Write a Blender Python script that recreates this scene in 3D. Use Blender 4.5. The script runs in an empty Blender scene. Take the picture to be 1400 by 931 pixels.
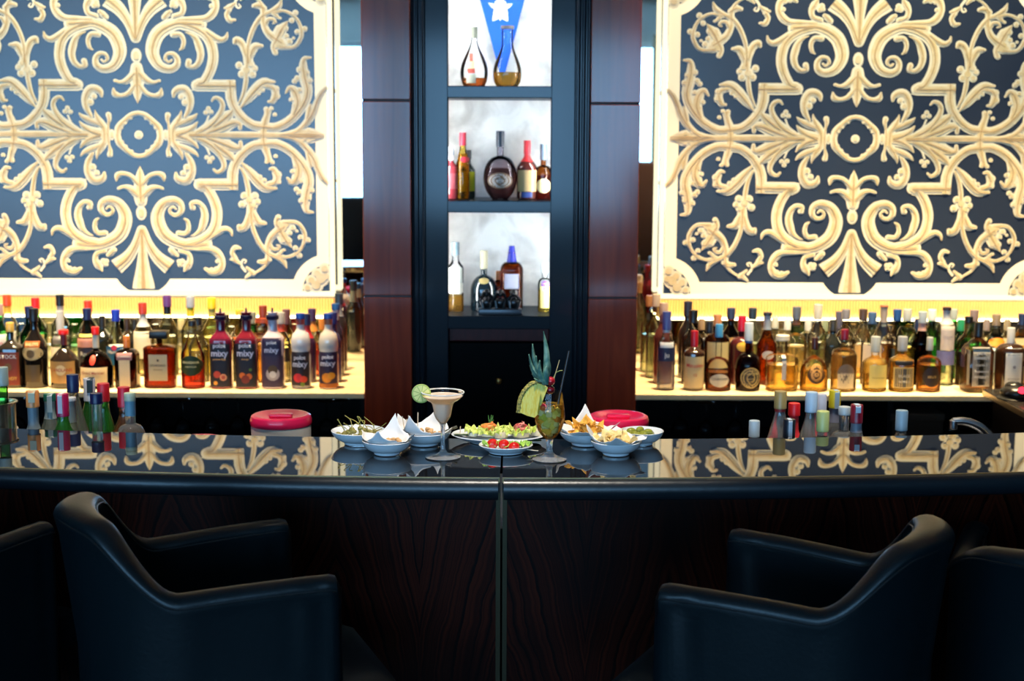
WIN_L = 11.5      # window radiance
NICHE_L = 80.0; BORD_E = .35; RIM_E = 1.6; VAL_E = .62; TUBE_E = 10.0
WASH = 92; CNT = 520; FOOD = 330; TOP_IOR = 2.4; EXPO = 0.0
import bpy, bmesh, math, random
from mathutils import Vector, Matrix, noise
R_ = random.Random(7)
PI = math.pi
sc = bpy.context.scene
COL = sc.collection

# ------------------------------------------------------------------ camera
F = 1944.0
TH = math.radians(8.1)
RO = 0.0045
EYE = Vector((0, 0, 1.87))
_f = Vector((0, math.cos(TH), -math.sin(TH)))
_u = Vector((0, math.sin(TH), math.cos(TH)))
_r = Vector((1, 0, 0))
_rr = _r * math.cos(RO) + _u * math.sin(RO)
_uu = _u * math.cos(RO) - _r * math.sin(RO)
def ray(px, py):
    return _f + _rr * ((px - 700) / F) + _uu * ((465.5 - py) / F)
def PY(px, py, Y):
    d = ray(px, py); return EYE + d * (Y / d.y)
def PZ(px, py, z):
    d = ray(px, py); return EYE + d * ((z - EYE.z) / d.z)
cd = bpy.data.cameras.new('camera'); cam = bpy.data.objects.new('camera', cd); COL.objects.link(cam)
M = Matrix((_rr, _uu, -_f)).transposed().to_4x4(); M.translation = EYE
cam.matrix_world = M
cd.sensor_width = 36; cd.lens = F * 36 / 1400; cd.clip_start = .05; cd.clip_end = 200
cd.dof.use_dof = True; cd.dof.focus_distance = 3.5; cd.dof.aperture_fstop = 4.0
sc.camera = cam

# ------------------------------------------------------------------ materials
_mc = {}
def nodes(m):
    m.use_nodes = True
    nt = m.node_tree
    return nt, nt.nodes, nt.links
def mat(name, col, rough=.5, metal=0, spec=.5, ior=1.5, coat=0, coat_r=.05, trans=0, emit=None, es=0, sss=0, bump=None, ramp=None, aniso=0):
    """principled; bump=(scale,strength); ramp=(scale,col2,detail) mixes a second colour with noise"""
    key = (name, col, rough, metal, spec, ior, coat, trans, emit, es, sss, bump, ramp)
    if key in _mc: return _mc[key]
    m = bpy.data.materials.new(name); nt, N, L = nodes(m)
    b = N['Principled BSDF']
    b.inputs['Base Color'].default_value = (*col, 1)
    b.inputs['Roughness'].default_value = rough
    b.inputs['Metallic'].default_value = metal
    b.inputs['IOR'].default_value = ior
    b.inputs['Specular IOR Level'].default_value = spec
    b.inputs['Coat Weight'].default_value = coat
    b.inputs['Coat Roughness'].default_value = coat_r
    b.inputs['Transmission Weight'].default_value = trans
    if emit:
        b.inputs['Emission Color'].default_value = (*emit, 1); b.inputs['Emission Strength'].default_value = es
    if sss:
        b.inputs['Subsurface Weight'].default_value = sss; b.inputs['Subsurface Radius'].default_value = (.01, .006, .004)
    tc = N.new('ShaderNodeTexCoord')
    if ramp:
        n = N.new('ShaderNodeTexNoise'); n.inputs['Scale'].default_value = ramp[0]; n.inputs['Detail'].default_value = ramp[2]
        L.new(tc.outputs['Object'], n.inputs['Vector'])
        r = N.new('ShaderNodeValToRGB'); r.color_ramp.elements[0].position = .38; r.color_ramp.elements[1].position = .62
        r.color_ramp.elements[0].color = (*col, 1); r.color_ramp.elements[1].color = (*ramp[1], 1)
        L.new(n.outputs['Fac'], r.inputs['Fac']); L.new(r.outputs['Color'], b.inputs['Base Color'])
    if bump:
        n = N.new('ShaderNodeTexNoise'); n.inputs['Scale'].default_value = bump[0]; n.inputs['Detail'].default_value = 6
        L.new(tc.outputs['Object'], n.inputs['Vector'])
        bp = N.new('ShaderNodeBump'); bp.inputs['Strength'].default_value = bump[1]; bp.inputs['Distance'].default_value = .002
        L.new(n.outputs['Fac'], bp.inputs['Height']); L.new(bp.outputs['Normal'], b.inputs['Normal'])
    _mc[key] = m
    return m
def thin(col=(.97, .99, .98), rough=.02, ior=1.32):
    key = ('thin', col, ior)
    if key in _mc: return _mc[key]
    m = bpy.data.materials.new('bottle_glass'); nt, N, L = nodes(m)
    N.remove(N['Principled BSDF']); out = N['Material Output']
    t = N.new('ShaderNodeBsdfTransparent'); t.inputs[0].default_value = (*col, 1)
    g = N.new('ShaderNodeBsdfGlossy'); g.inputs['Roughness'].default_value = rough
    fr = N.new('ShaderNodeFresnel'); fr.inputs[0].default_value = ior
    mx = N.new('ShaderNodeMixShader')
    L.new(fr.outputs[0], mx.inputs[0]); L.new(t.outputs[0], mx.inputs[1]); L.new(g.outputs[0], mx.inputs[2])
    L.new(mx.outputs[0], out.inputs[0]); _mc[key] = m; return m
def liquid(col):
    key = ('liq', col)
    if key in _mc: return _mc[key]
    m = bpy.data.materials.new('liquid'); nt, N, L = nodes(m)
    b = N['Principled BSDF']; out = N['Material Output']
    col = tuple(c ** .72 for c in col)
    b.inputs['Base Color'].default_value = (*col, 1); b.inputs['Transmission Weight'].default_value = .85
    b.inputs['IOR'].default_value = 1.33; b.inputs['Roughness'].default_value = .05
    t = N.new('ShaderNodeBsdfTransparent'); t.inputs[0].default_value = (*[c ** .7 for c in col], 1)
    mx = N.new('ShaderNodeMixShader'); mx.inputs[0].default_value = .5
    L.new(t.outputs[0], mx.inputs[1]); L.new(b.outputs[0], mx.inputs[2]); L.new(mx.outputs[0], out.inputs[0])
    _mc[key] = m; return m
def paint(col, rough=.45): return mat('paint', tuple(c ** 1.3 for c in col), rough)
def glow(name, col, s):
    key = (name, col, s)
    if key in _mc: return _mc[key]
    m = bpy.data.materials.new(name); nt, N, L = nodes(m)
    N.remove(N['Principled BSDF']); e = N.new('ShaderNodeEmission')
    e.inputs[0].default_value = (*col, 1); e.inputs[1].default_value = s
    L.new(e.outputs[0], N['Material Output'].inputs[0]); _mc[key] = m; return m
def wood(name, c1, c2, rough, coat, scale=(6, 6, .8), dist=4, spec=.5):
    m = bpy.data.materials.new(name); nt, N, L = nodes(m); b = N['Principled BSDF']
    tc = N.new('ShaderNodeTexCoord'); mp = N.new('ShaderNodeMapping'); mp.inputs['Scale'].default_value = scale
    L.new(tc.outputs['Object'], mp.inputs[0])
    n = N.new('ShaderNodeTexNoise'); n.inputs['Scale'].default_value = 3; n.inputs['Detail'].default_value = 8; n.inputs['Distortion'].default_value = dist
    L.new(mp.outputs[0], n.inputs['Vector'])
    r = N.new('ShaderNodeValToRGB'); r.color_ramp.elements[0].position = .35; r.color_ramp.elements[1].position = .68
    r.color_ramp.elements[0].color = (*c1, 1); r.color_ramp.elements[1].color = (*c2, 1)
    L.new(n.outputs['Fac'], r.inputs['Fac']); L.new(r.outputs['Color'], b.inputs['Base Color'])
    b.inputs['Roughness'].default_value = rough; b.inputs['Coat Weight'].default_value = coat; b.inputs['Coat Roughness'].default_value = .12
    b.inputs['Specular IOR Level'].default_value = spec
    return m

# ------------------------------------------------------------------ mesh helpers
def link(name, bm, m, parent=None, smooth=True, autos=None):
    me = bpy.data.meshes.new(name)
    bmesh.ops.recalc_face_normals(bm, faces=bm.faces) if autos != 'raw' else None
    bm.to_mesh(me); bm.free()
    if smooth:
        for p in me.polygons: p.use_smooth = True
    me.materials.append(m)
    o = bpy.data.objects.new(name, me); COL.objects.link(o)
    if parent: o.parent = parent
    if smooth:
        try: me.set_sharp_from_angle(angle=math.radians(40))
        except Exception: pass
    return o
def tag(o, label=None, cat=None, group=None, kind=None):
    if label: o['label'] = label
    if cat: o['category'] = cat
    if group: o['group'] = group
    if kind: o['kind'] = kind
    return o
def empty(name, loc, label, cat, group=None, rz=0):
    o = bpy.data.objects.new(name, None); COL.objects.link(o); o.location = loc; o.rotation_euler = (0, 0, rz)
    o.empty_display_size = .05
    return tag(o, label, cat, group)
def box(bm, c, s, bev=0, rot=None):
    mt = Matrix.Translation(c)
    if rot: mt = mt @ rot
    r = bmesh.ops.create_cube(bm, size=1, matrix=mt @ Matrix.Diagonal((*s, 1)))
    if bev:
        es = set()
        for v in r['verts']: es.update(v.link_edges)
        bmesh.ops.bevel(bm, geom=list(es), offset=bev, segments=2, affect='EDGES', profile=.5)
def boxb(bm, a, b, bev=0):
    box(bm, [(a[i] + b[i]) / 2 for i in range(3)], [abs(b[i] - a[i]) for i in range(3)], bev)
def lathe(bm, prof, seg=24, c=(0, 0, 0), q=None, n=4.5, dr=1.0, caps=True):
    """prof: (r,z) or (r,z,sq); sq blends circle -> superellipse; dr depth ratio applied with sq"""
    rings = []
    for p in prof:
        r, z = p[0], p[1]; sq = p[2] if len(p) > 2 else 0
        ex = 2 + (n - 2) * sq; dd = 1 + (dr - 1) * sq
        ring = []
        for k in range(seg):
            t = 2 * PI * (k + .5) / seg; ct, st = math.cos(t), math.sin(t)
            x = r * math.copysign(abs(ct) ** (2 / ex), ct); y = r * dd * math.copysign(abs(st) ** (2 / ex), st)
            ring.append(bm.verts.new((c[0] + x, c[1] + y, c[2] + z)))
        rings.append(ring)
    for a, b in zip(rings, rings[1:]):
        for k in range(seg):
            bm.faces.new((a[k], a[(k + 1) % seg], b[(k + 1) % seg], b[k]))
    if caps:
        bm.faces.new(rings[0][::-1]); bm.faces.new(rings[-1])
def catmull(pts, n=6, closed=False):
    P = [Vector(p) for p in pts]
    if len(P) < 3: return P
    out = []
    m = len(P)
    rng = range(m) if closed else range(m - 1)
    for i in rng:
        p0 = P[(i - 1) % m] if closed or i > 0 else P[0] * 2 - P[1]
        p1 = P[i]; p2 = P[(i + 1) % m]
        p3 = P[(i + 2) % m] if closed or i + 2 < m else p2 * 2 - p1
        for k in range(n):
            t = k / n
            out.append(.5 * ((2 * p1) + (p2 - p0) * t + (2 * p0 - 5 * p1 + 4 * p2 - p3) * t * t + (3 * p1 - p0 - 3 * p2 + p3) * t ** 3))
    if not closed: out.append(P[-1])
    return out
def tube(bm, pts, r, seg=8, closed=False):
    P = [Vector(p) for p in pts]; rings = []
    up = Vector((0, 0, 1))
    prevx = None
    for i, p in enumerate(P):
        a = P[i - 1] if i > 0 or closed else p
        b = P[(i + 1) % len(P)] if i + 1 < len(P) or closed else p
        d = (b - a).normalized() if (b - a).length > 1e-9 else Vector((0, 0, 1))
        if prevx is None:
            x = d.cross(up)
            if x.length < .05: x = d.cross(Vector((1, 0, 0)))
        else:
            x = prevx - d * prevx.dot(d)
        x.normalize(); y = d.cross(x); prevx = x
        rr = r[i] if isinstance(r, (list, tuple)) else r
        rings.append([bm.verts.new(p + x * (rr * math.cos(2 * PI * k / seg)) + y * (rr * math.sin(2 * PI * k / seg))) for k in range(seg)])
    n = len(rings)
    for i in range(n if closed else n - 1):
        a, b = rings[i], rings[(i + 1) % n]
        for k in range(seg): bm.faces.new((a[k], a[(k + 1) % seg], b[(k + 1) % seg], b[k]))
    if not closed:
        bm.faces.new(rings[0][::-1]); bm.faces.new(rings[-1])
def ball(bm, c, r, s=(1, 1, 1), seg=12, rot=None, amp=0, fr=1, seed=0):
    mt = Matrix.Translation(c) @ (rot or Matrix()) @ Matrix.Diagonal((*s, 1))
    res = bmesh.ops.create_icosphere(bm, subdivisions=3 if seg > 10 else 2, radius=r)
    for v in res['verts']:
        if amp: v.co *= 1 + amp * noise.noise(v.co * fr / r + Vector((seed, seed * 2, 0)))
        v.co = mt @ v.co
def ngon(bm, pts):
    vs = [bm.verts.new(p) for p in pts]; return bm.faces.new(vs)
_txt = {}
def text_bm(s, size, bold=0, condense=1):
    key = (s, bold)
    if key not in _txt:
        cu = bpy.data.curves.new('t', 'FONT'); cu.body = s; cu.size = 1; cu.align_x = 'CENTER'; cu.align_y = 'CENTER'; cu.offset = bold; cu.resolution_u = 3
        ob = bpy.data.objects.new('t', cu); COL.objects.link(ob)
        me = bpy.data.meshes.new_from_object(ob); bpy.data.objects.remove(ob); bpy.data.curves.remove(cu)
        _txt[key] = me
    bm = bmesh.new(); bm.from_mesh(_txt[key])
    for v in bm.verts: v.co = Vector((v.co.x * size * condense, v.co.y * size, 0))
    return bm
# ================================================================== room shell
FW = 6.12      # mirror wall plane
plaster = mat('plaster_cream', (.78, .74, .66), .8)
dark_plaster = mat('dark_wall', (.05, .04, .035), .6)
def struct(name, bm, m, smooth=False):
    return tag(link(name, bm, m, smooth=smooth), kind='structure')
bm = bmesh.new(); boxb(bm, (-8.2, -6.6, -.1), (8.2, 6.5, 0)); struct('floor', bm, mat('dark_carpet', (.012, .010, .010), .9, bump=(300, .4)))
bm = bmesh.new(); boxb(bm, (-8.2, -6.6, 3.6), (8.2, 6.5, 3.7)); struct('ceiling', bm, mat('ceiling_white', (.8, .8, .78), .9))
bm = bmesh.new(); boxb(bm, (-8.3, -6.6, 0), (-8.2, 6.5, 3.6)); struct('wall_left', bm, dark_plaster)
bm = bmesh.new(); boxb(bm, (8.2, -6.6, 0), (8.3, 6.5, 3.6)); struct('wall_right', bm, dark_plaster)
bm = bmesh.new(); boxb(bm, (-8.2, FW + .02, 0), (8.2, FW + .2, 3.6)); struct('wall_front', bm, dark_plaster)
WIN = [(-7.6, -4.5), (-4.3, -1.45), (-1.25, 2.70)]
WZ = (.95, 3.06)
bm = bmesh.new()
boxb(bm, (-8.2, -6.2, 0), (8.2, -6.0, WZ[0])); boxb(bm, (-8.2, -6.2, WZ[1]), (8.2, -6.0, 3.6))
xs = [-8.2] + [v for w in WIN for v in w] + [8.2]
for a, b in zip(xs[::2], xs[1::2]): boxb(bm, (a, -6.2, WZ[0]), (b, -6.0, WZ[1]))
struct('wall_back', bm, plaster)
for i, (a, b) in enumerate(WIN):
    bm = bmesh.new()
    for x in (a + .03, (a + b) / 2, b - .03): boxb(bm, (x - .03, -6.12, WZ[0]), (x + .03, -6.06, WZ[1]))
    for z in (WZ[0] + .03, WZ[1] - .03): boxb(bm, (a, -6.12, z - .03), (b, -6.06, z + .03))
    struct('window_%d' % (i + 1), bm, mat('window_frame_white', (.7, .7, .7), .5))
    ld = bpy.data.lights.new('daylight', 'AREA'); ld.shape = 'RECTANGLE'; ld.size = b - a; ld.size_y = WZ[1] - WZ[0]
    ld.color = (.27, .60, 1.0); ld.energy = WIN_L * PI * (b - a) * (WZ[1] - WZ[0])
    lo = bpy.data.objects.new('daylight', ld); COL.objects.link(lo); lo.location = ((a + b) / 2, -6.16, sum(WZ) / 2); lo.rotation_euler = (-PI / 2, 0, PI)
# curtain beside the window
cur_m = mat('curtain_cream', (.62, .50, .33), .9); _nt = cur_m.node_tree; _t = _nt.nodes.new('ShaderNodeBsdfTranslucent'); _t.inputs[0].default_value = (.50, .32, .16, 1)
_x = _nt.nodes.new('ShaderNodeMixShader'); _x.inputs[0].default_value = .45; _nt.links.new(_nt.nodes['Principled BSDF'].outputs[0], _x.inputs[1]); _nt.links.new(_t.outputs[0], _x.inputs[2]); _nt.links.new(_x.outputs[0], _nt.nodes['Material Output'].inputs[0])
def curtain(x0, x1, label):
    bm = bmesh.new(); n = 90; prev = None
    for k in range(n + 1):
        x = x0 + (x1 - x0) * k / n; y = -5.85 + .05 * math.sin(k * .9) + .015 * math.sin(k * 2.3)
        a = bm.verts.new((x, y, .05)); b = bm.verts.new((x, y, 3.15))
        if prev: bm.faces.new((prev[0], a, b, prev[1]))
        prev = (a, b)
    o = link('curtain', bm, cur_m); tag(o, label, 'curtain')
    md = o.modifiers.new('th', 'SOLIDIFY'); md.thickness = .004
curtain(1.74, 3.3, 'cream pleated curtain hanging beside the bright window, seen in the mirror')

# ================================================================== mirror wall
mir = mat('mirror', (.86, .88, .86), .0, metal=1)
for nm, a, b, lab in (('mirror_panel', -3.4, -.52, 'tall wall mirror behind the left patterned panel and left bottle shelf'),
                      ('mirror_panel', .42, 3.4, 'tall wall mirror behind the right patterned panel and right bottle shelf')):
    bm = bmesh.new(); boxb(bm, (a, FW - .012, .9), (b, FW + .01, 3.3)); tag(link(nm, bm, mir, smooth=False), lab, 'mirror')

# ================================================================== pillars and niche surround
maho = wood('mahogany', (.20, .022, .006), (.30, .040, .010), .6, .9, (9, 9, .5), 1, .15)
lacq = mat('dark_lacquer', (.006, .010, .016), .45, spec=.12, coat=.55, coat_r=.11)
groove = mat('groove_dark', (.012, .004, .003), .5)
def pillar(pxa, pxb, jl, name):
    a = PY(pxa, 300, PIL); b = PY(pxb, 300, PIL)
    bm = bmesh.new(); zs = [0] + [PY(700, j, PIL).z for j in jl[::-1]] + [3.6]
    for z0, z1 in zip(zs, zs[1:]): boxb(bm, (a.x, PIL, z0 + .003), (b.x, FW + .02, z1 - .003), .003)
    o = struct(name, bm, maho)
    bm = bmesh.new(); boxb(bm, (a.x + .003, PIL + .006, 0), (b.x - .003, FW, 3.6)); g = link('joint_groove', bm, groove, o, smooth=False)
PIL = 5.30
pillar(496, 562, (138, 406), 'trim_1')
pillar(805.5, 873, (141, 407), 'trim_2')
YF = 5.36
def X(px, Y=None): return PY(px, 300, Y or YF).x
def Z(py, Y=None): return PY(683, py, Y or YF).z
# fluted mouldings each side
for i, (p0, p1) in enumerate(((562, 581), (785, 806))):
    bm = bmesh.new(); x0, x1 = X(p0), X(p1); w = (x1 - x0) / 3
    boxb(bm, (x0, YF - .02, 0), (x1, FW, 3.6))
    for k in range(3):
        c = x0 + w * (k + .5)
        lathe(bm, [(w * .42, 0), (w * .42, 3.6)], 14, (c, YF - .02, 0))
    struct('trim_%d' % (3 + i), bm, lacq)
# the display niche: a cabinet with parts
nx0, nx1 = X(613), X(752)
fx0, fx1 = X(581), X(785)
cab = empty('display_cabinet', ((nx0 + nx1) / 2, YF, 0), 'tall black lacquered display cabinet with three lit bottle shelves between the mahogany pillars', 'cabinet')
def child(name, bm, m, smooth=False, par=None):
    o = link(name, bm, m, smooth=smooth); p = par or cab; o.parent = p; o.matrix_parent_inverse = Matrix.Translation(-Vector(p.location)) if p.type == 'EMPTY' else Matrix(); return o
bm = bmesh.new(); boxb(bm, (fx0, YF, 0), (nx0, YF + .04, 3.6), .004); child('side_stile', bm, lacq)
bm = bmesh.new(); boxb(bm, (nx1, YF, 0), (fx1, YF + .04, 3.6), .004); child('side_stile', bm, lacq)
SH = []
for (t, b_) in ((117.5, 134), (274.5, 291), (432, 450)):
    z1, z0 = Z(t), Z(b_); SH.append(z1)
    bm = bmesh.new(); boxb(bm, (nx0 - .05, YF + .001, z0), (nx1 + .05, YF + .34, z1), .003); child('shelf', bm, lacq)
NB = YF + .34
silver = None
m = bpy.data.materials.new('antique_silver'); nt, N, L = nodes(m); b = N['Principled BSDF']; b.inputs['Roughness'].default_value = .55
tc = N.new('ShaderNodeTexCoord'); n = N.new('ShaderNodeTexNoise'); n.inputs['Scale'].default_value = 9; n.inputs['Detail'].default_value = 9; n.inputs['Distortion'].default_value = .6
L.new(tc.outputs['Object'], n.inputs['Vector']); r = N.new('ShaderNodeValToRGB')
r.color_ramp.elements[0].position = .3; r.color_ramp.elements[0].color = (.58, .56, .51, 1); r.color_ramp.elements[1].position = .56; r.color_ramp.elements[1].color = (.88, .87, .81, 1)
L.new(n.outputs['Fac'], r.inputs['Fac']); L.new(r.outputs['Color'], b.inputs['Base Color']); silver = m
bm = bmesh.new(); boxb(bm, (nx0 - .06, NB, SH[2] - .03), (nx1 + .06, NB + .02, 3.4)); child('back_panel', bm, silver)
for s in (nx0 - .06, nx1 + .05):
    bm = bmesh.new(); boxb(bm, (s, YF + .04, SH[2] - .03), (s + .01, NB, 3.4)); child('side_panel', bm, silver)
# led strips standing in the hidden front corners of each bay
tops = [2.6, SH[0] - .045, SH[1] - .045]; bots = [SH[0] + .01, SH[1] + .01, SH[2] + .01]
for t, b_ in zip(tops, bots):
    for s in (nx0 - .035, nx1 + .025):
        bm = bmesh.new(); boxb(bm, (s, YF + .042, b_), (s + .01, YF + .052, t)); child('light_strip', bm, glow('led', (.93, .97, 1), NICHE_L))
# lower door and drawer front
dz0 = Z(450); 
bm = bmesh.new(); boxb(bm, (nx0, YF + .03, Z(468)), (nx1, YF + .06, dz0), .003); child('drawer_front', bm, wood('mahogany_drawer', (.05, .006, .005), (.08, .010, .008), .4, 0, spec=.2))
bm = bmesh.new(); boxb(bm, (nx0, YF + .03, .1), (nx1, YF + .06, Z(470)), .003); dr = child('door', bm, mat('black_door', (.0015, .001, .001), .5, spec=.05))
kp = PY(682, 520, YF + .03); bm = bmesh.new(); lathe(bm, [(.004, 0), (.004, .012), (.010, .016), (.012, .022), (.008, .028), (.002, .030)], 16)
bmesh.ops.rotate(bm, verts=bm.verts, matrix=Matrix.Rotation(PI / 2, 3, 'X')); bmesh.ops.translate(bm, verts=bm.verts, vec=kp)
k = link('knob', bm, mat('brass', (.45, .33, .13), .3, metal=1)); k.parent = dr
bm = bmesh.new(); boxb(bm, (nx0, YF + .05, 0), (nx1, NB, .1)); child('plinth', bm, lacq)

# ================================================================== back counters
BC = .91
cream_top = mat('cream_counter', (.90, .70, .42), .6, ramp=(14, (.82, .62, .35), 6))
YC = 5.31
def counter(x0, x1, label, nshelf):
    t = empty('back_counter', ((x0 + x1) / 2, YC, 0), label, 'counter')
    bm = bmesh.new(); boxb(bm, (x0, YC, BC - .022), (x1, FW - .015, BC), .003); child('worktop', bm, cream_top, par=t)
    blk = mat('carcass_black', (.006, .005, .005), .5, spec=.2)
    bm = bmesh.new(); boxb(bm, (x0, YC + .42, .02), (x1, YC + .45, BC - .03)); child('back_board', bm, blk, par=t)
    for z in (.08, .70): bm = bmesh.new(); boxb(bm, (x0, YC + .03, z - .02), (x1, YC + .42, z)); child('shelf', bm, blk, par=t)
    for k in range(nshelf + 1):
        x = x0 + (x1 - x0 - .02) * k / nshelf; bm = bmesh.new(); boxb(bm, (x, YC + .03, 0), (x + .02, YC + .42, BC - .03)); child('side_panel', bm, blk, par=t)
xl, xr = PY(498, 540, YC).x, PY(867, 540, YC).x
counter(-3.4, xl, 'cream-topped back counter left of the pillars, crowded with bottles', 3)
counter(xr, 3.4, 'cream-topped back counter right of the pillars, crowded with bottles', 3)

# ================================================================== ornamental panels
PP = 5.96
A, B, C, D = (180, 175), (310, 175), (180, 285), (310, 285)
def q(o, x, y): return (o[0] + x / 7.76, o[1] + y / 7.76)
STR = []   # strokes in left-panel picture coordinates, lower right quarter
def S(o, pts, flat=False, core=True): STR.append(([(*q(o, x, y), w / 7.76) for x, y, w in pts], flat, core))
S(A, [(305, 73, 62), (292, 150, 72), (225, 228, 58), (150, 287, 52), (78, 303, 48)])
S(A, [(405, 73, 62), (402, 170, 26), (390, 240, 42), (398, 285, 58)])
S(A, [(440, 73, 90), (450, 150, 80), (500, 220, 80), (532, 290, 36), (541, 335, 8)])
S(A, [(480, 80, 120), (580, 110, 100), (660, 160, 62), (704, 212, 18)])
S(A, [(500, 190, 60), (600, 230, 72), (670, 265, 50), (706, 300, 16)])
S(A, [(580, 270, 36), (630, 360, 66), (640, 460, 82), (600, 545, 88), (540, 560, 80), (485, 530, 66), (470, 480, 30)])
S(A, [(620, 78, 130), (750, 83, 96), (900, 85, 60), (1164, 88, 60)])
S(B, [(150, 88, 60), (350, 88, 56), (600, 90, 50), (700, 92, 95), (810, 92, 145), (920, 92, 120), (1032, 92, 14)])
S(A, [(690, 105, 50), (800, 150, 100), (900, 230, 86), (960, 320, 62), (982, 400, 52), (955, 452, 50), (905, 470, 40), (873, 440, 26)])
S(A, [(800, 100, 60), (950, 155, 130), (1080, 208, 100), (1150, 205, 60), (1155, 150, 40)])
S(A, [(880, 170, 80), (990, 250, 130), (1060, 310, 80), (1090, 350, 20)])
S(A, [(720, 150, 14), (790, 200, 20), (828, 280, 20)], core=False)
S(A, [(90, 408, 5), (90, 470, 62), (95, 560, 110), (100, 680, 140), (100, 775, 120)])
S(A, [(110, 600, 60), (190, 510, 50), (270, 485, 48), (330, 505, 62), (346, 560, 20)])
S(A, [(120, 720, 80), (200, 645, 70), (270, 625, 40), (328, 642, 34)])
S(C, [(105, 225, 90), (110, 400, 70), (115, 600, 112), (121, 780, 190), (122, 850, 205)], True)
S(C, [(120, 225, 80), (190, 390, 92), (280, 520, 125), (405, 622, 160)], True)
# big scroll
S(A, [(1000, 1225, 90), (800, 1228, 110), (590, 1240, 118), (450, 1200, 130), (340, 1120, 140), (283, 1000, 138), (282, 900, 125), (340, 800, 100), (440, 765, 82), (515, 800, 72), (530, 870, 60), (490, 920, 50), (430, 915, 42), (405, 868, 34), (440, 835, 28), (470, 858, 24)][1:])
# stepped strapwork band
S(A, [(740, 620, 95), (800, 640, 98), (868, 750, 100), (903, 860, 104), (905, 960, 104), (880, 1060, 108), (820, 1140, 112), (720, 1200, 118), (590, 1236, 118)])
S(C, [(420, 440, 60), (460, 480, 60), (485, 505, 30)])
S(C, [(500, 265, 60), (575, 265, 52), (607, 205, 46), (592, 135, 40), (560, 108, 16)])
S(A, [(650, 845, 60), (640, 800, 50), (700, 790, 52), (755, 840, 62), (778, 920, 72), (765, 1000, 78), (735, 1080, 60), (680, 1125, 30), (630, 1145, 8)])
S(C, [(850, 300, 60), (930, 240, 72), (1000, 215, 58), (1050, 240, 44), (1067, 290, 16)])
S(C, [(560, 420, 30), (700, 425, 54), (840, 430, 72), (920, 480, 80), (963, 570, 66), (930, 655, 78), (850, 678, 70), (785, 640, 36)])
S(C, [(520, 450, 56), (600, 480, 54), (622, 550, 60), (590, 610, 80), (560, 665, 20)])
S(B, [(150, 420, 26), (200, 520, 44), (228, 640, 50), (235, 720, 50)])
S(B, [(245, 780, 44), (262, 931, 110)]); S(D, [(265, -20, 100), (262, 80, 90), (265, 160, 44)])
S(D, [(245, 50, 60), (205, 175, 76), (150, 215, 74), (130, 190, 44)])
S(D, [(285, 50, 66), (335, 145, 84), (408, 158, 40)])
S(D, [(262, 120, 40), (290, 240, 46), (350, 370, 50), (430, 465, 56), (520, 510, 50), (600, 560, 60), (635, 630, 16)])
S(D, [(300, 685, 22), (400, 615, 34), (440, 520, 60), (435, 410, 64), (475, 300, 74), (560, 230, 96), (620, 190, 80)])
S(D, [(545, 100, 60), (530, 150, 56), (560, 210, 80), (600, 290, 130), (640, 350, 90), (688, 410, 14)])
S(D, [(600, 150, 60), (740, 150, 44), (810, 225, 46), (830, 310, 44), (800, 410, 34), (735, 480, 38), (640, 515, 36), (540, 495, 50)])
S(D, [(460, 380, 40), (490, 430, 44), (540, 430, 40), (562, 400, 26), (535, 388, 16)])
S(D, [(450, 540, 60), (400, 570, 70), (345, 565, 44)])
S(D, [(600, 440, 30), (560, 480, 50)])
S(D, [(280, 690, 60), (215, 625, 26)]); S(D, [(270, 680, 64), (205, 730, 26)])
S(D, [(200, 665, 26), (155, 600, 26), (175, 545, 20), (208, 555, 16), (190, 580, 12)], core=False)
S(D, [(150, 590, 26), (85, 545, 60), (45, 540, 26)])
S(D, [(85, 520, 50), (60, 470, 50), (90, 415, 54), (140, 420, 30)])
S(B, [(160, 370, 22), (240, 460, 84), (330, 560, 112), (420, 632, 100), (525, 640, 30)])
S(B, [(440, 600, 60), (510, 580, 70), (535, 520, 80), (500, 440, 60), (460, 435, 30)])
S(B, [(392, 73, 100), (395, 140, 108), (412, 215, 84), (440, 300, 66), (450, 365, 90)], True)
S(B, [(400, 172, 95), (520, 165, 92), (660, 230, 92), (765, 330, 96), (845, 450, 100), (872, 560, 104), (850, 680, 110), (835, 790, 90), (850, 880, 56), (912, 895, 28)])
S(B, [(715, 300, 60), (765, 420, 110), (745, 530, 110), (690, 580, 60), (645, 530, 26)])
S(B, [(560, 88, 40), (720, 115, 56), (830, 195, 70), (920, 320, 84), (965, 430, 66), (1010, 520, 60), (1065, 580, 46)])
S(B, [(860, 260, 50), (885, 350, 66), (900, 415, 14)])
S(B, [(395, 170, 95), (280, 190, 92), (170, 270, 95), (90, 385, 102), (66, 480, 108), (62, 560, 108)])
BAND = [q(B, 118, 655), q(B, 5, 655), q(A, 890, 655), q(A, 820, 660), q(A, 740, 620), q(A, 655, 545), q(A, 1015, 540), q(B, 18, 520), q(B, 118, 520)]
S(A, [(720, 598, 114), (900, 598, 114), (1127, 598, 114)], True)
S(B, [(64, 470, 108), (63, 560, 108), (63, 655, 110)], True)
BL = []
def Bq(o, lst):
    for e in lst: BL.append((*q(o, e[0], e[1]), e[2] / 7.76, (e[3] if len(e) > 3 else e[2]) / 7.76))
Bq(A, [(78, 73, 45), (362, 75, 29, 56), (105, 900, 54, 76), (590, 420, 40), (550, 480, 34), (800, 315, 27), (856, 320, 27), (830, 356, 27), (225, 200, 22), (165, 250, 20), (262, 150, 20)])
Bq(C, [(520, 590, 34), (540, 560, 30), (505, 560, 26), (915, 560, 26), (945, 520, 24), (850, 650, 26), (900, 640, 26), (450, 470, 34), (485, 495, 22)])
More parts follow.
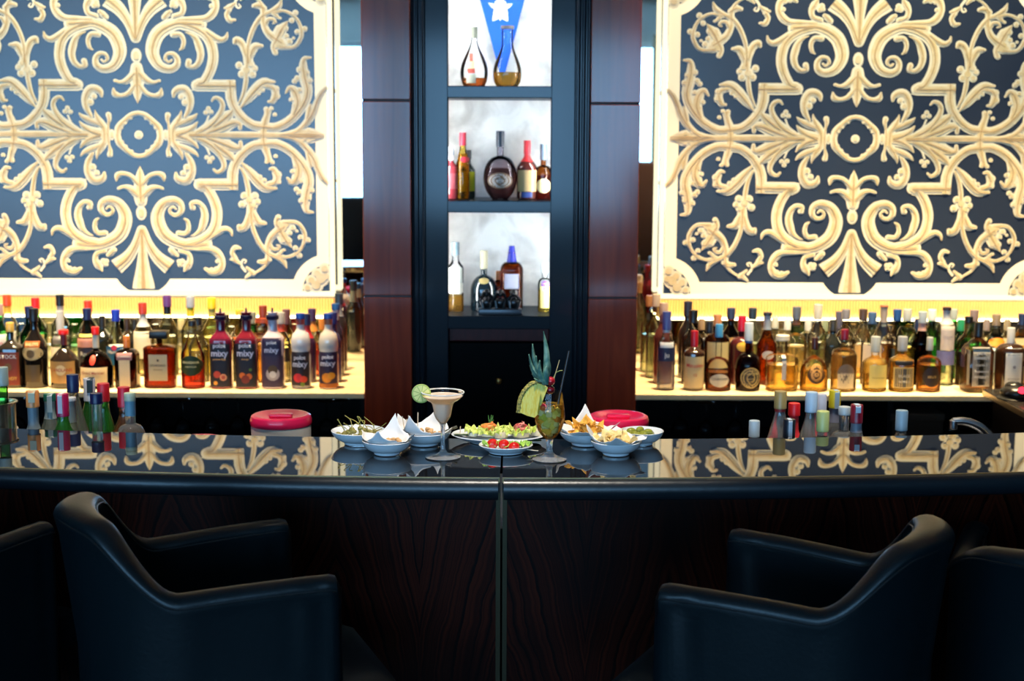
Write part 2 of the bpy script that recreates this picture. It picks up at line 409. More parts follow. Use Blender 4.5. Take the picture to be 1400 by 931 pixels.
Bq(B, [(190, 720, 42), (300, 720, 42), (325, 780, 38), (290, 820, 42), (165, 810, 40), (240, 760, 60), (355, 520, 26), (400, 555, 26), (545, 495, 40), (545, 570, 34), (520, 300, 24), (430, 360, 25), (485, 365, 25),
       (700, 460, 28), (730, 400, 26), (790, 560, 30), (900, 660, 34), (740, 650, 30), (770, 680, 34), (795, 770, 34), (870, 740, 34), (830, 60, 34), (870, 130, 34), (770, 55, 24), (800, 140, 28)])
Bq(D, [(600, 200, 70), (560, 160, 40), (640, 170, 40), (700, 205, 36), (670, 260, 30), (600, 330, 48), (660, 340, 36), (745, 240, 18), (785, 305, 30), (862, 335, 32), (730, 420, 30), (772, 498, 32), (550, 90, 30), (85, 530, 34), (610, 440, 18),
       (1040, 640, 60), (960, 690, 60), (900, 760, 60), (860, 840, 50), (1000, 740, 90), (950, 810, 80), (1050, 720, 60)])
PC = PY(190, 184.4, PP)
def loc(px, py): p = PY(px, py, PP); return (p.x - PC.x, p.z - PC.z)
XO, ZO = loc(447.6, 184.4)[0], loc(190, 396.9)[1]     # half size of the painted field
XI, ZI = loc(431.3, 184.4)[0], loc(190, 381)[1]
QUAD = [(1, 1), (-1, 1), (-1, -1), (1, -1)]
_lay = [0]
def stroke_poly(pts, scale, flat, step):
    """outline of a tapering stroke with rounded ends, panel coordinates"""
    P = catmull([(x, y, w) for x, y, w in pts], 6) if len(pts) > 2 else [Vector(p) for p in pts]
    P = [(loc(p.x, p.y), max(.0004, p.z / 322 * .53 * scale)) for p in P]
    Lf, Rt = [], []
    n = len(P)
    for i, (c, w) in enumerate(P):
        a = P[max(0, i - 1)][0]; b = P[min(n - 1, i + 1)][0]
        dx, dy = b[0] - a[0], b[1] - a[1]; l = math.hypot(dx, dy) or 1; nx, ny = -dy / l, dx / l
        Lf.append((c[0] + nx * w, c[1] + ny * w)); Rt.append((c[0] - nx * w, c[1] - ny * w))
    return P, Lf, Rt
def ornament(bm, scale, base, blobs=True):
    lay = 0
    def emit(poly, y):
        for qi, (sx, sz) in enumerate(QUAD):
            vs = [bm.verts.new((p[0] * sx, -y - qi * .000004, p[1] * sz)) for p in poly]
            if sx * sz < 0: vs.reverse()
            bm.faces.new(vs)
    for pts, flat, core in STR:
        if scale < 1 and not core: continue
        lay += 1; y = base + lay * .000018
        P, Lf, Rt = stroke_poly(pts, scale, flat, 6)
        for i in range(len(P) - 1):
            emit([Lf[i], Lf[i + 1], Rt[i + 1], Rt[i]], y)
        for idx in (0, -1):
            if flat and idx == -1: continue
            c, w = P[idx]; emit([(c[0] + w * math.cos(t * PI / 6), c[1] + w * math.sin(t * PI / 6)) for t in range(12)], y + .00001)
    for x, yv, a, b in (BL if blobs else []):
        lay += 1; y = base + lay * .000018; c = loc(x, yv); a, b = a / 322 * scale, b / 322 * scale
        emit([(c[0] + a * math.cos(t * PI / 8), c[1] + b * math.sin(t * PI / 8)) for t in range(16)], y)
    return lay
def inset(poly, d):
    out = []; n = len(poly)
    return poly
pan_navy = mat('panel_navy', (.026, .038, .066), .3, spec=.5, coat=.6, coat_r=.22)
orn_edge = mat('ornament_cream', (.90, .83, .60), .4, coat=.2, coat_r=.3)
orn_core = mat('ornament_gold', (.76, .61, .31), .4, coat=.2, coat_r=.3, ramp=(30, (.84, .71, .44), 4))
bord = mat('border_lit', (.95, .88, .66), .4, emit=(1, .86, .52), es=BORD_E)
line = mat('border_line', (.12, .10, .02), .4)
def arc(cx, cz, r, a0, a1, n=10): return [(cx + r * math.cos(a0 + (a1 - a0) * k / n), cz + r * math.sin(a0 + (a1 - a0) * k / n)) for k in range(n + 1)]
def panel(c, label):
    t = empty('ornamental_panel', c, label, 'panel', 'scrollwork panels over the bottle counters')
    def ch(name, bm, m): o = link(name, bm, m, t, smooth=False, autos='raw'); return o
    bm = bmesh.new(); boxb(bm, (-XO, 0, ZO), (XO, .03, -ZO)); ch('board', bm, pan_navy)
    # lit rim around it
    fr = .021; bm = bmesh.new()
    for sx in (1, -1): boxb(bm, (sx * (XO + .004), -.008, ZO - fr), (sx * (XO + fr), .04, -ZO + fr), .002)
    for sz in (1, -1): boxb(bm, (-XO - .004, -.008, sz * (ZO - .004)), (XO + .004, .04, sz * (ZO - fr)), .002)
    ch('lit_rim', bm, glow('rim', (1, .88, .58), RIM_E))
    # border band with concave corners and a notch for the fan
    bm = bmesh.new()
    k = 1 / 322.
    r1, r2 = 36 * k * 1.01, 50 * k * 1.01
    nc = loc(195.5, 360.5); nr = 41.4 * k; nc = (0.0, nc[1])
    for sx, sz in QUAD:
        poly = []
        a_in = math.atan2(ZI - nc[1], math.sqrt(max(0, nr ** 2 - (ZI - nc[1]) ** 2)))
        a_out = math.atan2(ZO - nc[1], math.sqrt(max(0, nr ** 2 - (ZO - nc[1]) ** 2)))
        poly += arc(nc[0], nc[1], nr, a_in, a_out, 5)
        poly += arc(XO, ZO, r1, PI, PI / 2, 10)
        poly += [(XO, 0), (XI, 0)]
        t2 = math.asin(min(1, (XO - XI) / r2)); t1 = math.asin(min(1, (ZI - ZO) / r2))
        poly += arc(XO, ZO, r2, PI / 2 + t2, PI - t1, 10)
        vs = [bm.verts.new((p[0] * sx, -.0012, p[1] * sz)) for p in poly]
        if sx * sz < 0: vs.reverse()
        f = bm.faces.new(vs); f.normal_update()
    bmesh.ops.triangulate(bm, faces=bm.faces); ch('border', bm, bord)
    bm = bmesh.new()
    for sz in (1, -1):
        boxb(bm, (-XI + .14, -.0017, sz * ZI - .0012), (XI - .14 + .04, -.0006, sz * ZI + .0012)) if False else None
    bm.free()
    bm = bmesh.new(); n = ornament(bm, 1.0, .0022)
    for sx, sz in QUAD:
        vs = [bm.verts.new((loc(*p)[0] * sx, -.0021, loc(*p)[1] * sz)) for p in BAND]
        if sx * sz < 0: vs.reverse()
        bm.faces.new(vs)
    ch('scrollwork', bm, orn_edge)
    bm = bmesh.new(); ornament(bm, .56, .0022 + .0025); ch('scrollwork_inlay', bm, orn_core)
    bm = bmesh.new(); ornament(bm, .11, .0022 + .0050, False); ch('scrollwork_vein', bm, mat('ornament_vein', (.55, .38, .18), .5))
    return t
panel(PC, 'large navy and gold scrollwork panel on the left')
PC2 = PY(1169, 190, PP)
panel(PC2, 'large navy and gold scrollwork panel on the right')
# fluted lit valance under each panel
def valance(x0, x1, label):
    z1, z0 = PY(200, 406, PP + .02).z, PY(200, 431, PP + .02).z
    t = empty('light_valance', ((x0 + x1) / 2, PP + .02, z0), label, 'light')
    bm = bmesh.new(); n = int((x1 - x0) / .012)
    top, bot = [], []
    for k in range(n * 4 + 1):
        x = x0 + (x1 - x0) * k / (n * 4) - (x0 + x1) / 2; y = .006 * math.cos(k * PI / 2)
        top.append(bm.verts.new((x, y, z1 - z0))); bot.append(bm.verts.new((x, y, 0)))
    for k in range(n * 4): bm.faces.new((bot[k], bot[k + 1], top[k + 1], top[k]))
    m = bpy.data.materials.new('fluted_glass_lit'); nt, N, L = nodes(m); b = N['Principled BSDF']
    b.inputs['Base Color'].default_value = (.9, .75, .4, 1); b.inputs['Roughness'].default_value = .2
    tcv = N.new('ShaderNodeTexCoord'); wv = N.new('ShaderNodeTexWave'); wv.inputs['Scale'].default_value = 26; L.new(tcv.outputs['Object'], wv.inputs['Vector'])
    rv = N.new('ShaderNodeValToRGB'); rv.color_ramp.elements[0].color = (1, .44, .05, 1); rv.color_ramp.elements[1].color = (1, .66, .18, 1); L.new(wv.outputs['Fac'], rv.inputs['Fac']); L.new(rv.outputs['Color'], b.inputs['Emission Color'])  # rib shading put into the glow colour as wave stripes
    b.inputs['Emission Strength'].default_value = VAL_E; b.inputs['Emission Strength'].default_value = VAL_E
    link('fluted_diffuser', bm, m, t)
    w = (x1 - x0) / 2
    bm = bmesh.new(); boxb(bm, (-w, -.012, z1 - z0), (w, .09, z1 - z0 + .006)); boxb(bm, (-w, .012, 0), (w, .09, z1 - z0)); link('housing', bm, mat('valance_housing', (.6, .5, .3), .5), t, smooth=False)
    bm = bmesh.new(); boxb(bm, (-w, -.012, -.008), (w, .07, 0)); link('lamp_tube', bm, glow('tube', (1, .85, .5), TUBE_E), t, smooth=False)
valance(PC.x - XO - .02, PC.x + XO + .02, 'yellow-lit fluted light strip below the left scrollwork panel')
valance(PC2.x - XO - .02, PC2.x + XO + .02, 'yellow-lit fluted light strip below the right scrollwork panel')

# ================================================================== the bar
BT = 1.10
CY, RN = 3.166 + 8.9, 8.9
RF = CY - 3.603
def arcp(r, a, z): return (r * math.sin(a), CY - r * math.cos(a), z)
A1 = .33
aj = math.asin(PZ(685, 656, BT).x / RN)
bar = empty('bar_counter', (0, 3.3, 0), 'long curved black bar counter with glossy top and mahogany front', 'counter')
def sector(bm, r0, r1, a0, a1, z0, z1, n=40, bev=0):
    vs = []
    for k in range(n + 1):
        a = a0 + (a1 - a0) * k / n
        vs.append([bm.verts.new(arcp(r, a, z)) for r, z in ((r0, z0), (r1, z0), (r1, z1), (r0, z1))])
    for p, q_ in zip(vs, vs[1:]):
        for k in range(4): bm.faces.new((p[k], p[(k + 1) % 4], q_[(k + 1) % 4], q_[k]))
    bm.faces.new(vs[0][::-1]); bm.faces.new(vs[-1])
topm = mat('bar_top_black_glass', (.008, .008, .009), .012, spec=.5, ior=TOP_IOR)
leath = mat('padded_black_leather', (.008, .012, .016), .33, spec=.5, bump=(60, .25))
for a0, a1 in ((-A1, aj - .0003), (aj + .0003, A1)):
    bm = bmesh.new(); sector(bm, RF, RN - .012, a0, a1, BT - .035, BT)
    o = child('bar_top', bm, topm, par=bar)
    bm = bmesh.new(); n = 40; vs = []
    prof = [(-.012, .0)] + [(.004 + .018 * math.sin(t), -.024 + .024 * math.cos(t)) for t in [PI * k / 8 for k in range(9)]] + [(-.012, -.048)]
    for k in range(n + 1):
        a = a0 + .0004 + (a1 - a0 - .0008) * k / n; vs.append([bm.verts.new(arcp(RN + d, a, BT + z)) for d, z in prof])
    m_ = len(prof)
    for p, q_ in zip(vs, vs[1:]):
        for k in range(m_): bm.faces.new((p[k], p[(k + 1) % m_], q_[(k + 1) % m_], q_[k]))
    bm.faces.new(vs[0][::-1]); bm.faces.new(vs[-1])
    child('padded_nosing', bm, leath, smooth=True, par=bar)
    bm = bmesh.new(); sector(bm, RN - .011, RN - .006, a0, a1, BT - .01, BT + .0015); child('brass_bead', bm, mat('brass_dull', (.35, .26, .12), .35, metal=1), par=bar)
# veneered front: feather figure
m = bpy.data.materials.new('feather_mahogany'); nt, N, L = nodes(m); b = N['Principled BSDF']
tc = N.new('ShaderNodeTexCoord'); sx = N.new('ShaderNodeSeparateXYZ'); L.new(tc.outputs['Object'], sx.inputs[0])
def mth(op, a, b_=None):
    n = N.new('ShaderNodeMath'); n.operation = op
    for i, v in enumerate((a, b_)):
        if v is None: continue
        if isinstance(v, (int, float)): n.inputs[i].default_value = v
        else: L.new(v, n.inputs[i])
    return n.outputs[0]
fx = mth('ABSOLUTE', mth('SUBTRACT', mth('FRACT', mth('ADD', mth('MULTIPLY', sx.outputs[0], 2.5), .05)), .5))
nz = N.new('ShaderNodeTexNoise'); nz.inputs['Scale'].default_value = 4; nz.inputs['Detail'].default_value = 9; L.new(tc.outputs['Object'], nz.inputs['Vector'])
v = mth('ADD', mth('ADD', mth('MULTIPLY', mth('POWER', fx, .8), 14.0), mth('MULTIPLY', sx.outputs[2], -9.0)), mth('MULTIPLY', nz.outputs['Fac'], 3.2))
n1 = N.new('ShaderNodeTexNoise'); n1.noise_dimensions = '1D'; n1.inputs['Scale'].default_value = 2.6; n1.inputs['Detail'].default_value = 4; L.new(v, n1.inputs['W'])
w2 = mth('MULTIPLY', mth('SUBTRACT', n1.outputs['Fac'], .36), 3.2)
r = N.new('ShaderNodeValToRGB'); r.color_ramp.elements[0].color = (.0035, .001, .0007, 1); r.color_ramp.elements[1].color = (.062, .009, .003, 1); r.color_ramp.elements[1].position = .9
n2 = N.new('ShaderNodeTexNoise'); n2.inputs['Scale'].default_value = 2.2; L.new(tc.outputs['Object'], n2.inputs['Vector'])
L.new(mth('MULTIPLY', w2, mth('MULTIPLY', mth('SUBTRACT', n2.outputs['Fac'], .30), 3.4)), r.inputs['Fac']); L.new(r.outputs['Color'], b.inputs['Base Color'])
b.inputs['Roughness'].default_value = .35; b.inputs['Specular IOR Level'].default_value = .12
feather = m
RP = RN - .13
for a0, a1 in ((-A1, aj - .0012), (aj + .0012, A1)):
    bm = bmesh.new(); sector(bm, RP - .03, RP, a0, a1, 0, BT - .035); child('front_panel', bm, feather, par=bar)
bm = bmesh.new()
for d in (-.0009, .0009): sector(bm, RP - .01, RP + .004, aj + d - .0006, aj + d + .0006, 0, BT - .035, 1)
child('joint_strip', bm, mat('joint_bronze', (.06, .05, .03), .5, metal=1), par=bar)
# low steel bench on the bartender's side
BZ = .86
bm = bmesh.new()
sector(bm, RF - .62, RF - .005, -.205, .205, BZ - .03, BZ); sector(bm, RF - .62, RF - .60, -.205, .205, 0, BZ - .03)
tag(link('service_bench', bm, mat('bench_steel', (.05, .05, .05), .35, metal=.6), smooth=False), 'low dark service bench behind the bar counter', 'counter')
# side worktop on the right
XS = 1.765
t = empty('side_worktop', (2.3, 4.9, 0), 'black side worktop at the right edge of the photo, in front of the back counter', 'counter')
bm = bmesh.new(); boxb(bm, (XS, 4.45, .92), (3.0, 5.24, .95), .004); child('worktop', bm, mat('black_stone', (.02, .018, .015), .18, ramp=(40, (.05, .045, .04), 3)), par=t)
bm = bmesh.new(); boxb(bm, (XS + .03, 4.48, 0), (2.97, 5.22, .92)); child('base_cabinet', bm, mat('carcass_black', (.006, .005, .005), .5, spec=.2), par=t)
bm = bmesh.new(); boxb(bm, (XS - .004, 4.45, .925), (XS, 5.24, .945)); child('metal_edge', bm, mat('edge_metal', (.4, .34, .25), .3, metal=1), par=t)
# ================================================================== bottles
CLR = (.97, .985, .98); GRN = (.25, .62, .28); DGR = (.10, .26, .12); AMB = (.55, .28, .08); BRN = (.20, .09, .035); PALE = (.93, .95, .86)
def opaque(col): return mat('bottle_dark_glass', col, .08, spec=.6, coat=.3)
def profile(kind, R, H, rn, zs, zn, hb):
    """list of (r,z) for the glass; hb = height of glass top"""
    P = [(R * .80, 0), (R * .95, .003), (R, .010)]
    if kind == 'globe':
        P = [(R * .45, 0), (R * .52, .004)]
        for k in range(1, 13):
            t = k / 12; a = -PI * .36 + t * PI * .86
            P.append((max(rn, R * math.cos(a) ** .8) if a < PI / 2 else rn, .006 + (zn * H - .006) * (math.sin(a) + math.sin(PI * .36)) / (1 + math.sin(PI * .36))))
        P = [(max(r, rn) if i > 8 else r, z) for i, (r, z) in enumerate(P)]
    elif kind == 'bulge':      # syrup bottle: straight base, waist, swollen shoulder
        P += [(R, zs * H), (R * .90, zs * H + .012), (R * .97, zs * H + .035), (R * .96, zs * H + .06), (R * .80, zs * H + .085), (R * .55, zn * H - .012), (rn, zn * H)]
    elif kind == 'egg':
        P = [(R * .60, 0), (R * .78, .006)]
        for k in range(1, 15):
            t = k / 14; b_ = math.sin(PI * (.30 + .70 * t)) if t > .28 else 1 - .22 * (1 - t / .28) ** 2
            b_ = 1 - .22 * (1 - t / .28) ** 2 if t < .28 else (.5 + .5 * math.cos(PI * (t - .28) / .72)) ** .85
            P.append((rn + (R - rn) * b_, .008 + (zn * H - .008) * t))
    elif kind == 'flare':
        P = [(R * .55, 0), (R * .8, .006)]
        for k in range(0, 11):
            t = k / 10; P.append((rn + (R - rn) * (math.sin(PI * (.28 + .72 * t)) ** 1.2 if t < 1 else 0), .012 + (zn * H - .012) * t))
    else:
        P.append((R, zs * H))
        for k in range(1, 9):
            t = k / 8; z = (zs + (zn - zs) * t) * H
            if kind == 'round': r = rn + (R - rn) * math.sqrt(max(0, 1 - t * t))
            elif kind == 'dome': r = rn + (R - rn) * max(0, 1 - t ** 2.6) ** .7
            elif kind == 's': r = rn + (R - rn) * (.5 + .5 * math.cos(PI * t))
            elif kind == 'slope': r = rn + (R - rn) * (1 - t) ** 1.15
            elif kind == 'angle': r = rn + (R - rn) * (1 - t) ** .8
            P.append((r, z))
    P += [(rn, hb - .006), (rn * 1.12, hb - .005), (rn * 1.12, hb)]
    return P
def solidglass(col):
    key = ('sg', col)
    if key in _mc: return _mc[key]
    m = bpy.data.materials.new('thick_bottle_glass'); nt, N, L = nodes(m)
    b = N['Principled BSDF']; out = N['Material Output']
    b.inputs['Base Color'].default_value = (*col, 1); b.inputs['Transmission Weight'].default_value = .92
    b.inputs['IOR'].default_value = 1.45; b.inputs['Roughness'].default_value = .02
    t = N.new('ShaderNodeBsdfTransparent'); t.inputs[0].default_value = (*col, 1)
    mx = N.new('ShaderNodeMixShader'); mx.inputs[0].default_value = .85
    L.new(t.outputs[0], mx.inputs[1]); L.new(b.outputs[0], mx.inputs[2]); L.new(mx.outputs[0], out.inputs[0])
    _mc[key] = m; return m
def rad_at(P, z):
    for (r0, z0), (r1, z1) in zip(P, P[1:]):
        if z0 <= z <= z1 and z1 > z0: return r0 + (r1 - r0) * (z - z0) / (z1 - z0)
    return P[-1][0]
class Surf:
    def __init__(s, P, sq, dr, zsq): s.P, s.sq, s.dr, s.zsq = P, sq, dr, zsq
    def y(s, x, z, off):
        r = rad_at(s.P, z) + off; sq = s.sq if z < s.zsq else 0
        ex = 2 + 3.5 * sq; dd = 1 + (s.dr - 1) * sq
        u = min(.9999, abs(x / r)); return -(r * dd) * (1 - u ** ex) ** (1 / ex)
def patch(sf, x0, x1, z0, z1, m, name, parent, off=.0006, oval=False, nx=14, nz=8):
    bm = bmesh.new()
    if oval:
        cx, cz = (x0 + x1) / 2, (z0 + z1) / 2; rings = [[bm.verts.new((cx, sf.y(cx, cz, off), cz))]]
        for k in (.35, .7, 1.0):
            rings.append([bm.verts.new((cx + k * (x1 - x0) / 2 * math.cos(t * PI / 10), sf.y(cx + k * (x1 - x0) / 2 * math.cos(t * PI / 10), cz + k * (z1 - z0) / 2 * math.sin(t * PI / 10), off), cz + k * (z1 - z0) / 2 * math.sin(t * PI / 10))) for t in range(20)])
        for k in range(20): bm.faces.new((rings[0][0], rings[1][k], rings[1][(k + 1) % 20]))
        for a, b in zip(rings[1:], rings[2:]):
            for k in range(20): bm.faces.new((a[k], b[k], b[(k + 1) % 20], a[(k + 1) % 20]))
    else:
        g = []
        for j in range(nz + 1):
            z = z0 + (z1 - z0) * j / nz; row = []
            for i in range(nx + 1):
                # sample by angle so wrap-round labels bend well
                u = -1 + 2 * i / nx; x = (x0 + x1) / 2 + (x1 - x0) / 2 * math.sin(u * PI / 2)
                row.append(bm.verts.new((x, sf.y(x, z, off), z)))
            g.append(row)
        for a, b in zip(g, g[1:]):
            for i in range(nx): bm.faces.new((a[i], a[i + 1], b[i + 1], b[i]))
    return link(name, bm, m, parent, autos='raw')
def letter(sf, s, x, z, size, m, parent, cond=1, bold=0, off=.0014, maxw=None):
    bm = text_bm(s, size, bold, cond)
    w = max((abs(v.co.x) for v in bm.verts), default=0)
    if maxw and w > maxw / 2:
        for v in bm.verts: v.co.x *= maxw / 2 / w
    for v in bm.verts: v.co = Vector((v.co.x + x, sf.y(v.co.x + x, v.co.y + z, off), v.co.y + z))
    return link('lettering', bm, m, parent, smooth=False, autos='raw')
def fwd(Y, z): return Y * math.cos(TH) + (EYE.z - z) * math.sin(TH)
ALL = []
def bottle(px, top, w, Y, zb, kind, zs, zn, glass, liq, fill, cap, desc, labels=(), q=0, dr=.8, caplen=.035, group=None, neck=None, capr=None, tilt=0, base=None, name='bottle', rn=None, capshape='plain'):
    """px, top, w: where the photograph shows it; Y its distance; zb what it stands on"""
    p = PY(px, 500, Y); zt = PY(px, top, Y).z; H = zt - zb; R = w * fwd(Y, zb) / F / 2
    rn = rn or min(R * .8, .0138 * max(.75, min(1, H / .28)))
    t = empty(name, (p.x, Y, zb), desc, 'bottle', group)
    if tilt: t.rotation_euler = (0, 0, tilt)
    hb = H - (caplen * .35)
    P = profile(kind, R, H, rn, zs, zn, hb)
    zsq = zs * H + .02
    PS = [(r, z, q * max(0, min(1, (r - rn) / max(.001, (R - rn)))) ** .5 if q else 0) for r, z in P]
    bm = bmesh.new(); lathe(bm, PS, 28, n=5.5, dr=dr)
    gm = opaque(glass[1:]) if glass[0] == 'o' else (solidglass(glass) if zb == BZ else thin(glass))
    link('glass_body', bm, gm, t)
    if liq and glass[0] != 'o' and zb != BZ:
        zf = fill * H; LP = [(max(.002, r - .0022), max(.004, z), s) for r, z, s in PS if z < zf]
        LP.append((max(.002, rad_at(P, zf) - .0022), zf, LP[-1][2]))
        LP = [LP[0]] + [b for a, b in zip(LP, LP[1:]) if b[1] > a[1] + 1e-5 or b[0] != a[0]]
        bm = bmesh.new(); lathe(bm, LP, 28, n=5.5, dr=dr); link('liquid', bm, liquid(liq), t)
    if cap:
        cr = capr or rn * 1.22; bm = bmesh.new(); z0 = H - caplen
        if capshape == 'pourer':
            lathe(bm, [(rn * 1.2, z0), (rn * 1.35, z0 + .004), (rn * 1.35, z0 + .016), (rn * .9, z0 + .02), (.005, z0 + .026), (.0035, H)], 20)
        elif capshape == 'block': box(bm, (0, 0, H - caplen / 2), (cr * 2, cr * 1.5, caplen), .003); lathe(bm, [(rn * .8, H - caplen - .02), (rn * .8, H - caplen)], 16)
        elif capshape == 'knob': lathe(bm, [(rn * 1.1, z0), (rn * 1.15, z0 + caplen * .3), (cr * 1.1, z0 + caplen * .35), (cr * 1.1, H - .003), (cr * .9, H)], 20)
        elif capshape == 'cone': lathe(bm, [(cr, z0), (cr, z0 + .01), (cr * .55, H)], 20)
        else: lathe(bm, [(cr, z0), (cr * 1.02, z0 + .002), (cr, z0 + .004), (cr, H - .002), (cr * .93, H)], 20)
        link('cap', bm, paint(cap, .35), t)
    if neck:   # (z0 offset from cap, length, colour)
        bm = bmesh.new(); z1 = H - caplen; z0 = z1 - neck[0]
        pr = [(rad_at(P, z0 + (z1 - z0) * k / 5) + .0008, z0 + (z1 - z0) * k / 5) for k in range(6)]
        lathe(bm, pr, 20); link('neck_sleeve', bm, paint(neck[1], .4), t)
    sf = Surf(P, q, dr, zsq)
    for lb in labels:
        z0, z1, fw, col = lb[:4]; txt = lb[4] if len(lb) > 4 else (); oval = len(lb) > 5 and lb[5] == 'oval'; dx = lb[6] if len(lb) > 6 else 0
        a, b = z0 * H, z1 * H; rr = min(rad_at(P, a), rad_at(P, b)) if not oval else rad_at(P, (a + b) / 2); hw = rr * fw
        lo = patch(sf, dx * R - hw, dx * R + hw, a, b, paint(col, .5), 'paper_label', t, off=.0006, oval=oval)
        for tx in txt:   # (string, rel z in label, rel height, colour)
            letter(sf, tx[0], dx * R, a + (b - a) * tx[1], (b - a) * tx[2], paint(tx[3], .5), lo, bold=tx[4] if len(tx) > 4 else .01, maxw=hw * 1.7)
        if len(lb) > 7:  # picture blobs (rel x, rel z, rel r, colour)
            for i, (bx, bz, br, bc) in enumerate(lb[7]):
                cx, cz = dx * R + bx * hw, a + (b - a) * bz; rr2 = br * hw
                patch(sf, cx - rr2, cx + rr2, cz - rr2, cz + rr2, paint(bc, .5), 'picture', lo, off=.0012 + i * .0003, oval=True)
    ALL.append(t); return t
W_, K_ = (.85, .83, .78), (.02, .02, .025)
CRM = (.78, .66, .42); NAVY = (.02, .03, .12); RED = (.65, .03, .03); GOLD = (.70, .50, .15)
def O(*c): return ('o', *c)
G1 = 'front row of bottles on the left counter'; G2 = 'back rows of bottles on the left counter'; G3 = 'front row of bottles on the right counter'; G4 = 'back rows of bottles on the right counter'
r0, r1, r2, r3 = 5.42, 5.56, 5.70, 5.84
# ---- left, front row
# opaque bottles use glass passed as ('o', r,g,b): keep colour tuple length 3
bottle(16, 441, 33, r0, BC, 's', .60, .74, O(.02, .015, .01), None, 0, GOLD, 'dark brandy bottle with gold cap and red framed label, leftmost of the front row', [(.05, .56, .88, (.30, .07, .03), [('STOCK', .86, .16, W_), ('BRANDY', .2, .13, GOLD)], '', 0, [(0, .55, .35, (.25, .16, .06))])], group=G1, q=.6)
bottle(49, 421.6, 33, r0, BC, 's', .50, .76, O(.008, .006, .005), None, 0, K_, 'tall black cream-liqueur bottle with oval landscape picture and orange name arc', [(.52, .60, .8, (.55, .20, .05), [('BAILEYS', .5, .6, (.9, .75, .45), .02)]), (.36, .54, .85, (.70, .55, .30), (), 'oval', 0, [(-.1, .45, .4, (.25, .16, .06))]), (.08, .30, .6, (.16, .12, .06))], caplen=.05, group=G1)
bottle(88.5, 451, 38, r0, BC, 'angle', .48, .70, O(.015, .009, .006), None, 0, RED, 'squat black bottle with orange-red cap and tan label with oval emblem', [(.10, .48, .88, (.55, .36, .15), [('CAROLANS', .6, .2, (.45, .08, .04), .015)], '', 0, [(0, .6, .42, (.80, .68, .42))])], caplen=.018, group=G1, capr=.019, neck=(.04, (.35, .06, .06)))
bottle(132, 447, 45, r0, BC, 'dome', .22, .62, BRN, (.60, .22, .04), .42, RED, 'round-shouldered amber orange-liqueur bottle with red ribbon and red seal', [(.06, .36, .84, (.80, .66, .42), [('Grand Marnier', .70, .22, (.35, .06, .04))]), (.40, .56, .22, (.75, .08, .04), (), 'oval')], caplen=.03, group=G1, neck=(.05, (.70, .68, .62)))
bottle(174, 459.5, 30, r0, BC, 'round', .62, .76, BRN, (.50, .17, .03), .60, (.55, .22, .06), 'small square brown bottle with orange cap, mauve band and tall cream label', [(.04, .56, .50, (.80, .68, .48)), (.56, .70, .80, (.40, .22, .22), [('COINTREAU', .5, .35, W_)])], q=1, dr=1, caplen=.045, group=G1)
bottle(219, 452, 42, r0, BC, 'round', .70, .76, AMB, (.50, .09, .03), .68, (.03, .025, .02), 'square amber almond-liqueur bottle with flat square black stopper', [(.14, .60, .60, (.55, .50, .36), [('DISARONNO', .58, .12, K_, .02), ('ORIGINALE', .42, .07, K_)], '', 0, [(0, .78, .14, (.1, .08, .05))])], q=1, dr=.6, caplen=.028, capr=.034, capshape='block', group=G1)
bottle(264, 438.5, 32, r0, BC, 'slope', .52, .84, CLR, (.90, .05, .02), .36, K_, 'clear bottle with scarlet liquid and oval dark green label', [(.20, .50, .97, (.015, .06, .02), [('MANZANA', .66, .16, (.85, .8, .5), .02), ('AMARGA', .45, .14, (.6, .6, .4))], 'oval')], caplen=.02, group=G1, tilt=0)
mx = lambda nm, fr: [(.03, .63, .995, (.008, .008, .035), [('polot', .86, .12, (.75, .75, .85), .02), ('mixy', .70, .19, (.72, .72, .88), .02), (nm, .58, .055, (.8, .5, .2))], '', 0, fr)]
bottle(303, 421.6, 30, r0, BC, 's', .60, .74, O(.14, .008, .03), None, 0, (.02, .02, .09), 'tall syrup bottle with passion fruit picture, first of the three with pourer caps', mx('passion fruit', [(-.25, .26, .35, (.55, .10, .06)), (.35, .20, .34, (.75, .42, .25)), (.35, .20, .2, (.55, .15, .1)), (-.4, .08, .2, (.8, .45, .08))]), caplen=.045, capshape='pourer', group=G1, q=.5, dr=.9, rn=.018)
bottle(338, 421, 30, r0, BC, 's', .60, .74, O(.15, .008, .02), None, 0, (.02, .02, .09), 'tall syrup bottle with dark orange berry picture, middle one with pourer cap', mx('orange', [(-.3, .24, .3, (.65, .22, .04)), (.35, .22, .3, (.6, .2, .04)), (0, .16, .42, (.20, .03, .02)), (.5, .36, .15, (.15, .25, .05))]), caplen=.045, capshape='pourer', group=G1, q=.5, dr=.9, rn=.018)
bottle(373.7, 421, 30, r0, BC, 's', .60, .74, O(.50, .42, .50), None, 0, (.02, .02, .09), 'tall purple syrup bottle with pale neck and coconut picture under a pourer cap', [(.42, .64, .995, (.035, .02, .09), [('polot', .74, .26, (.75, .75, .85), .02), ('mixy', .32, .42, (.72, .72, .88), .02)]), (.03, .42, .995, (.07, .045, .11), (), '', 0, [(.1, .42, .62, (.60, .55, .55)), (.1, .55, .45, (.12, .08, .03)), (.1, .40, .32, (.85, .82, .78))])], caplen=.045, capshape='pourer', group=G1, q=.5, dr=.9, rn=.018)
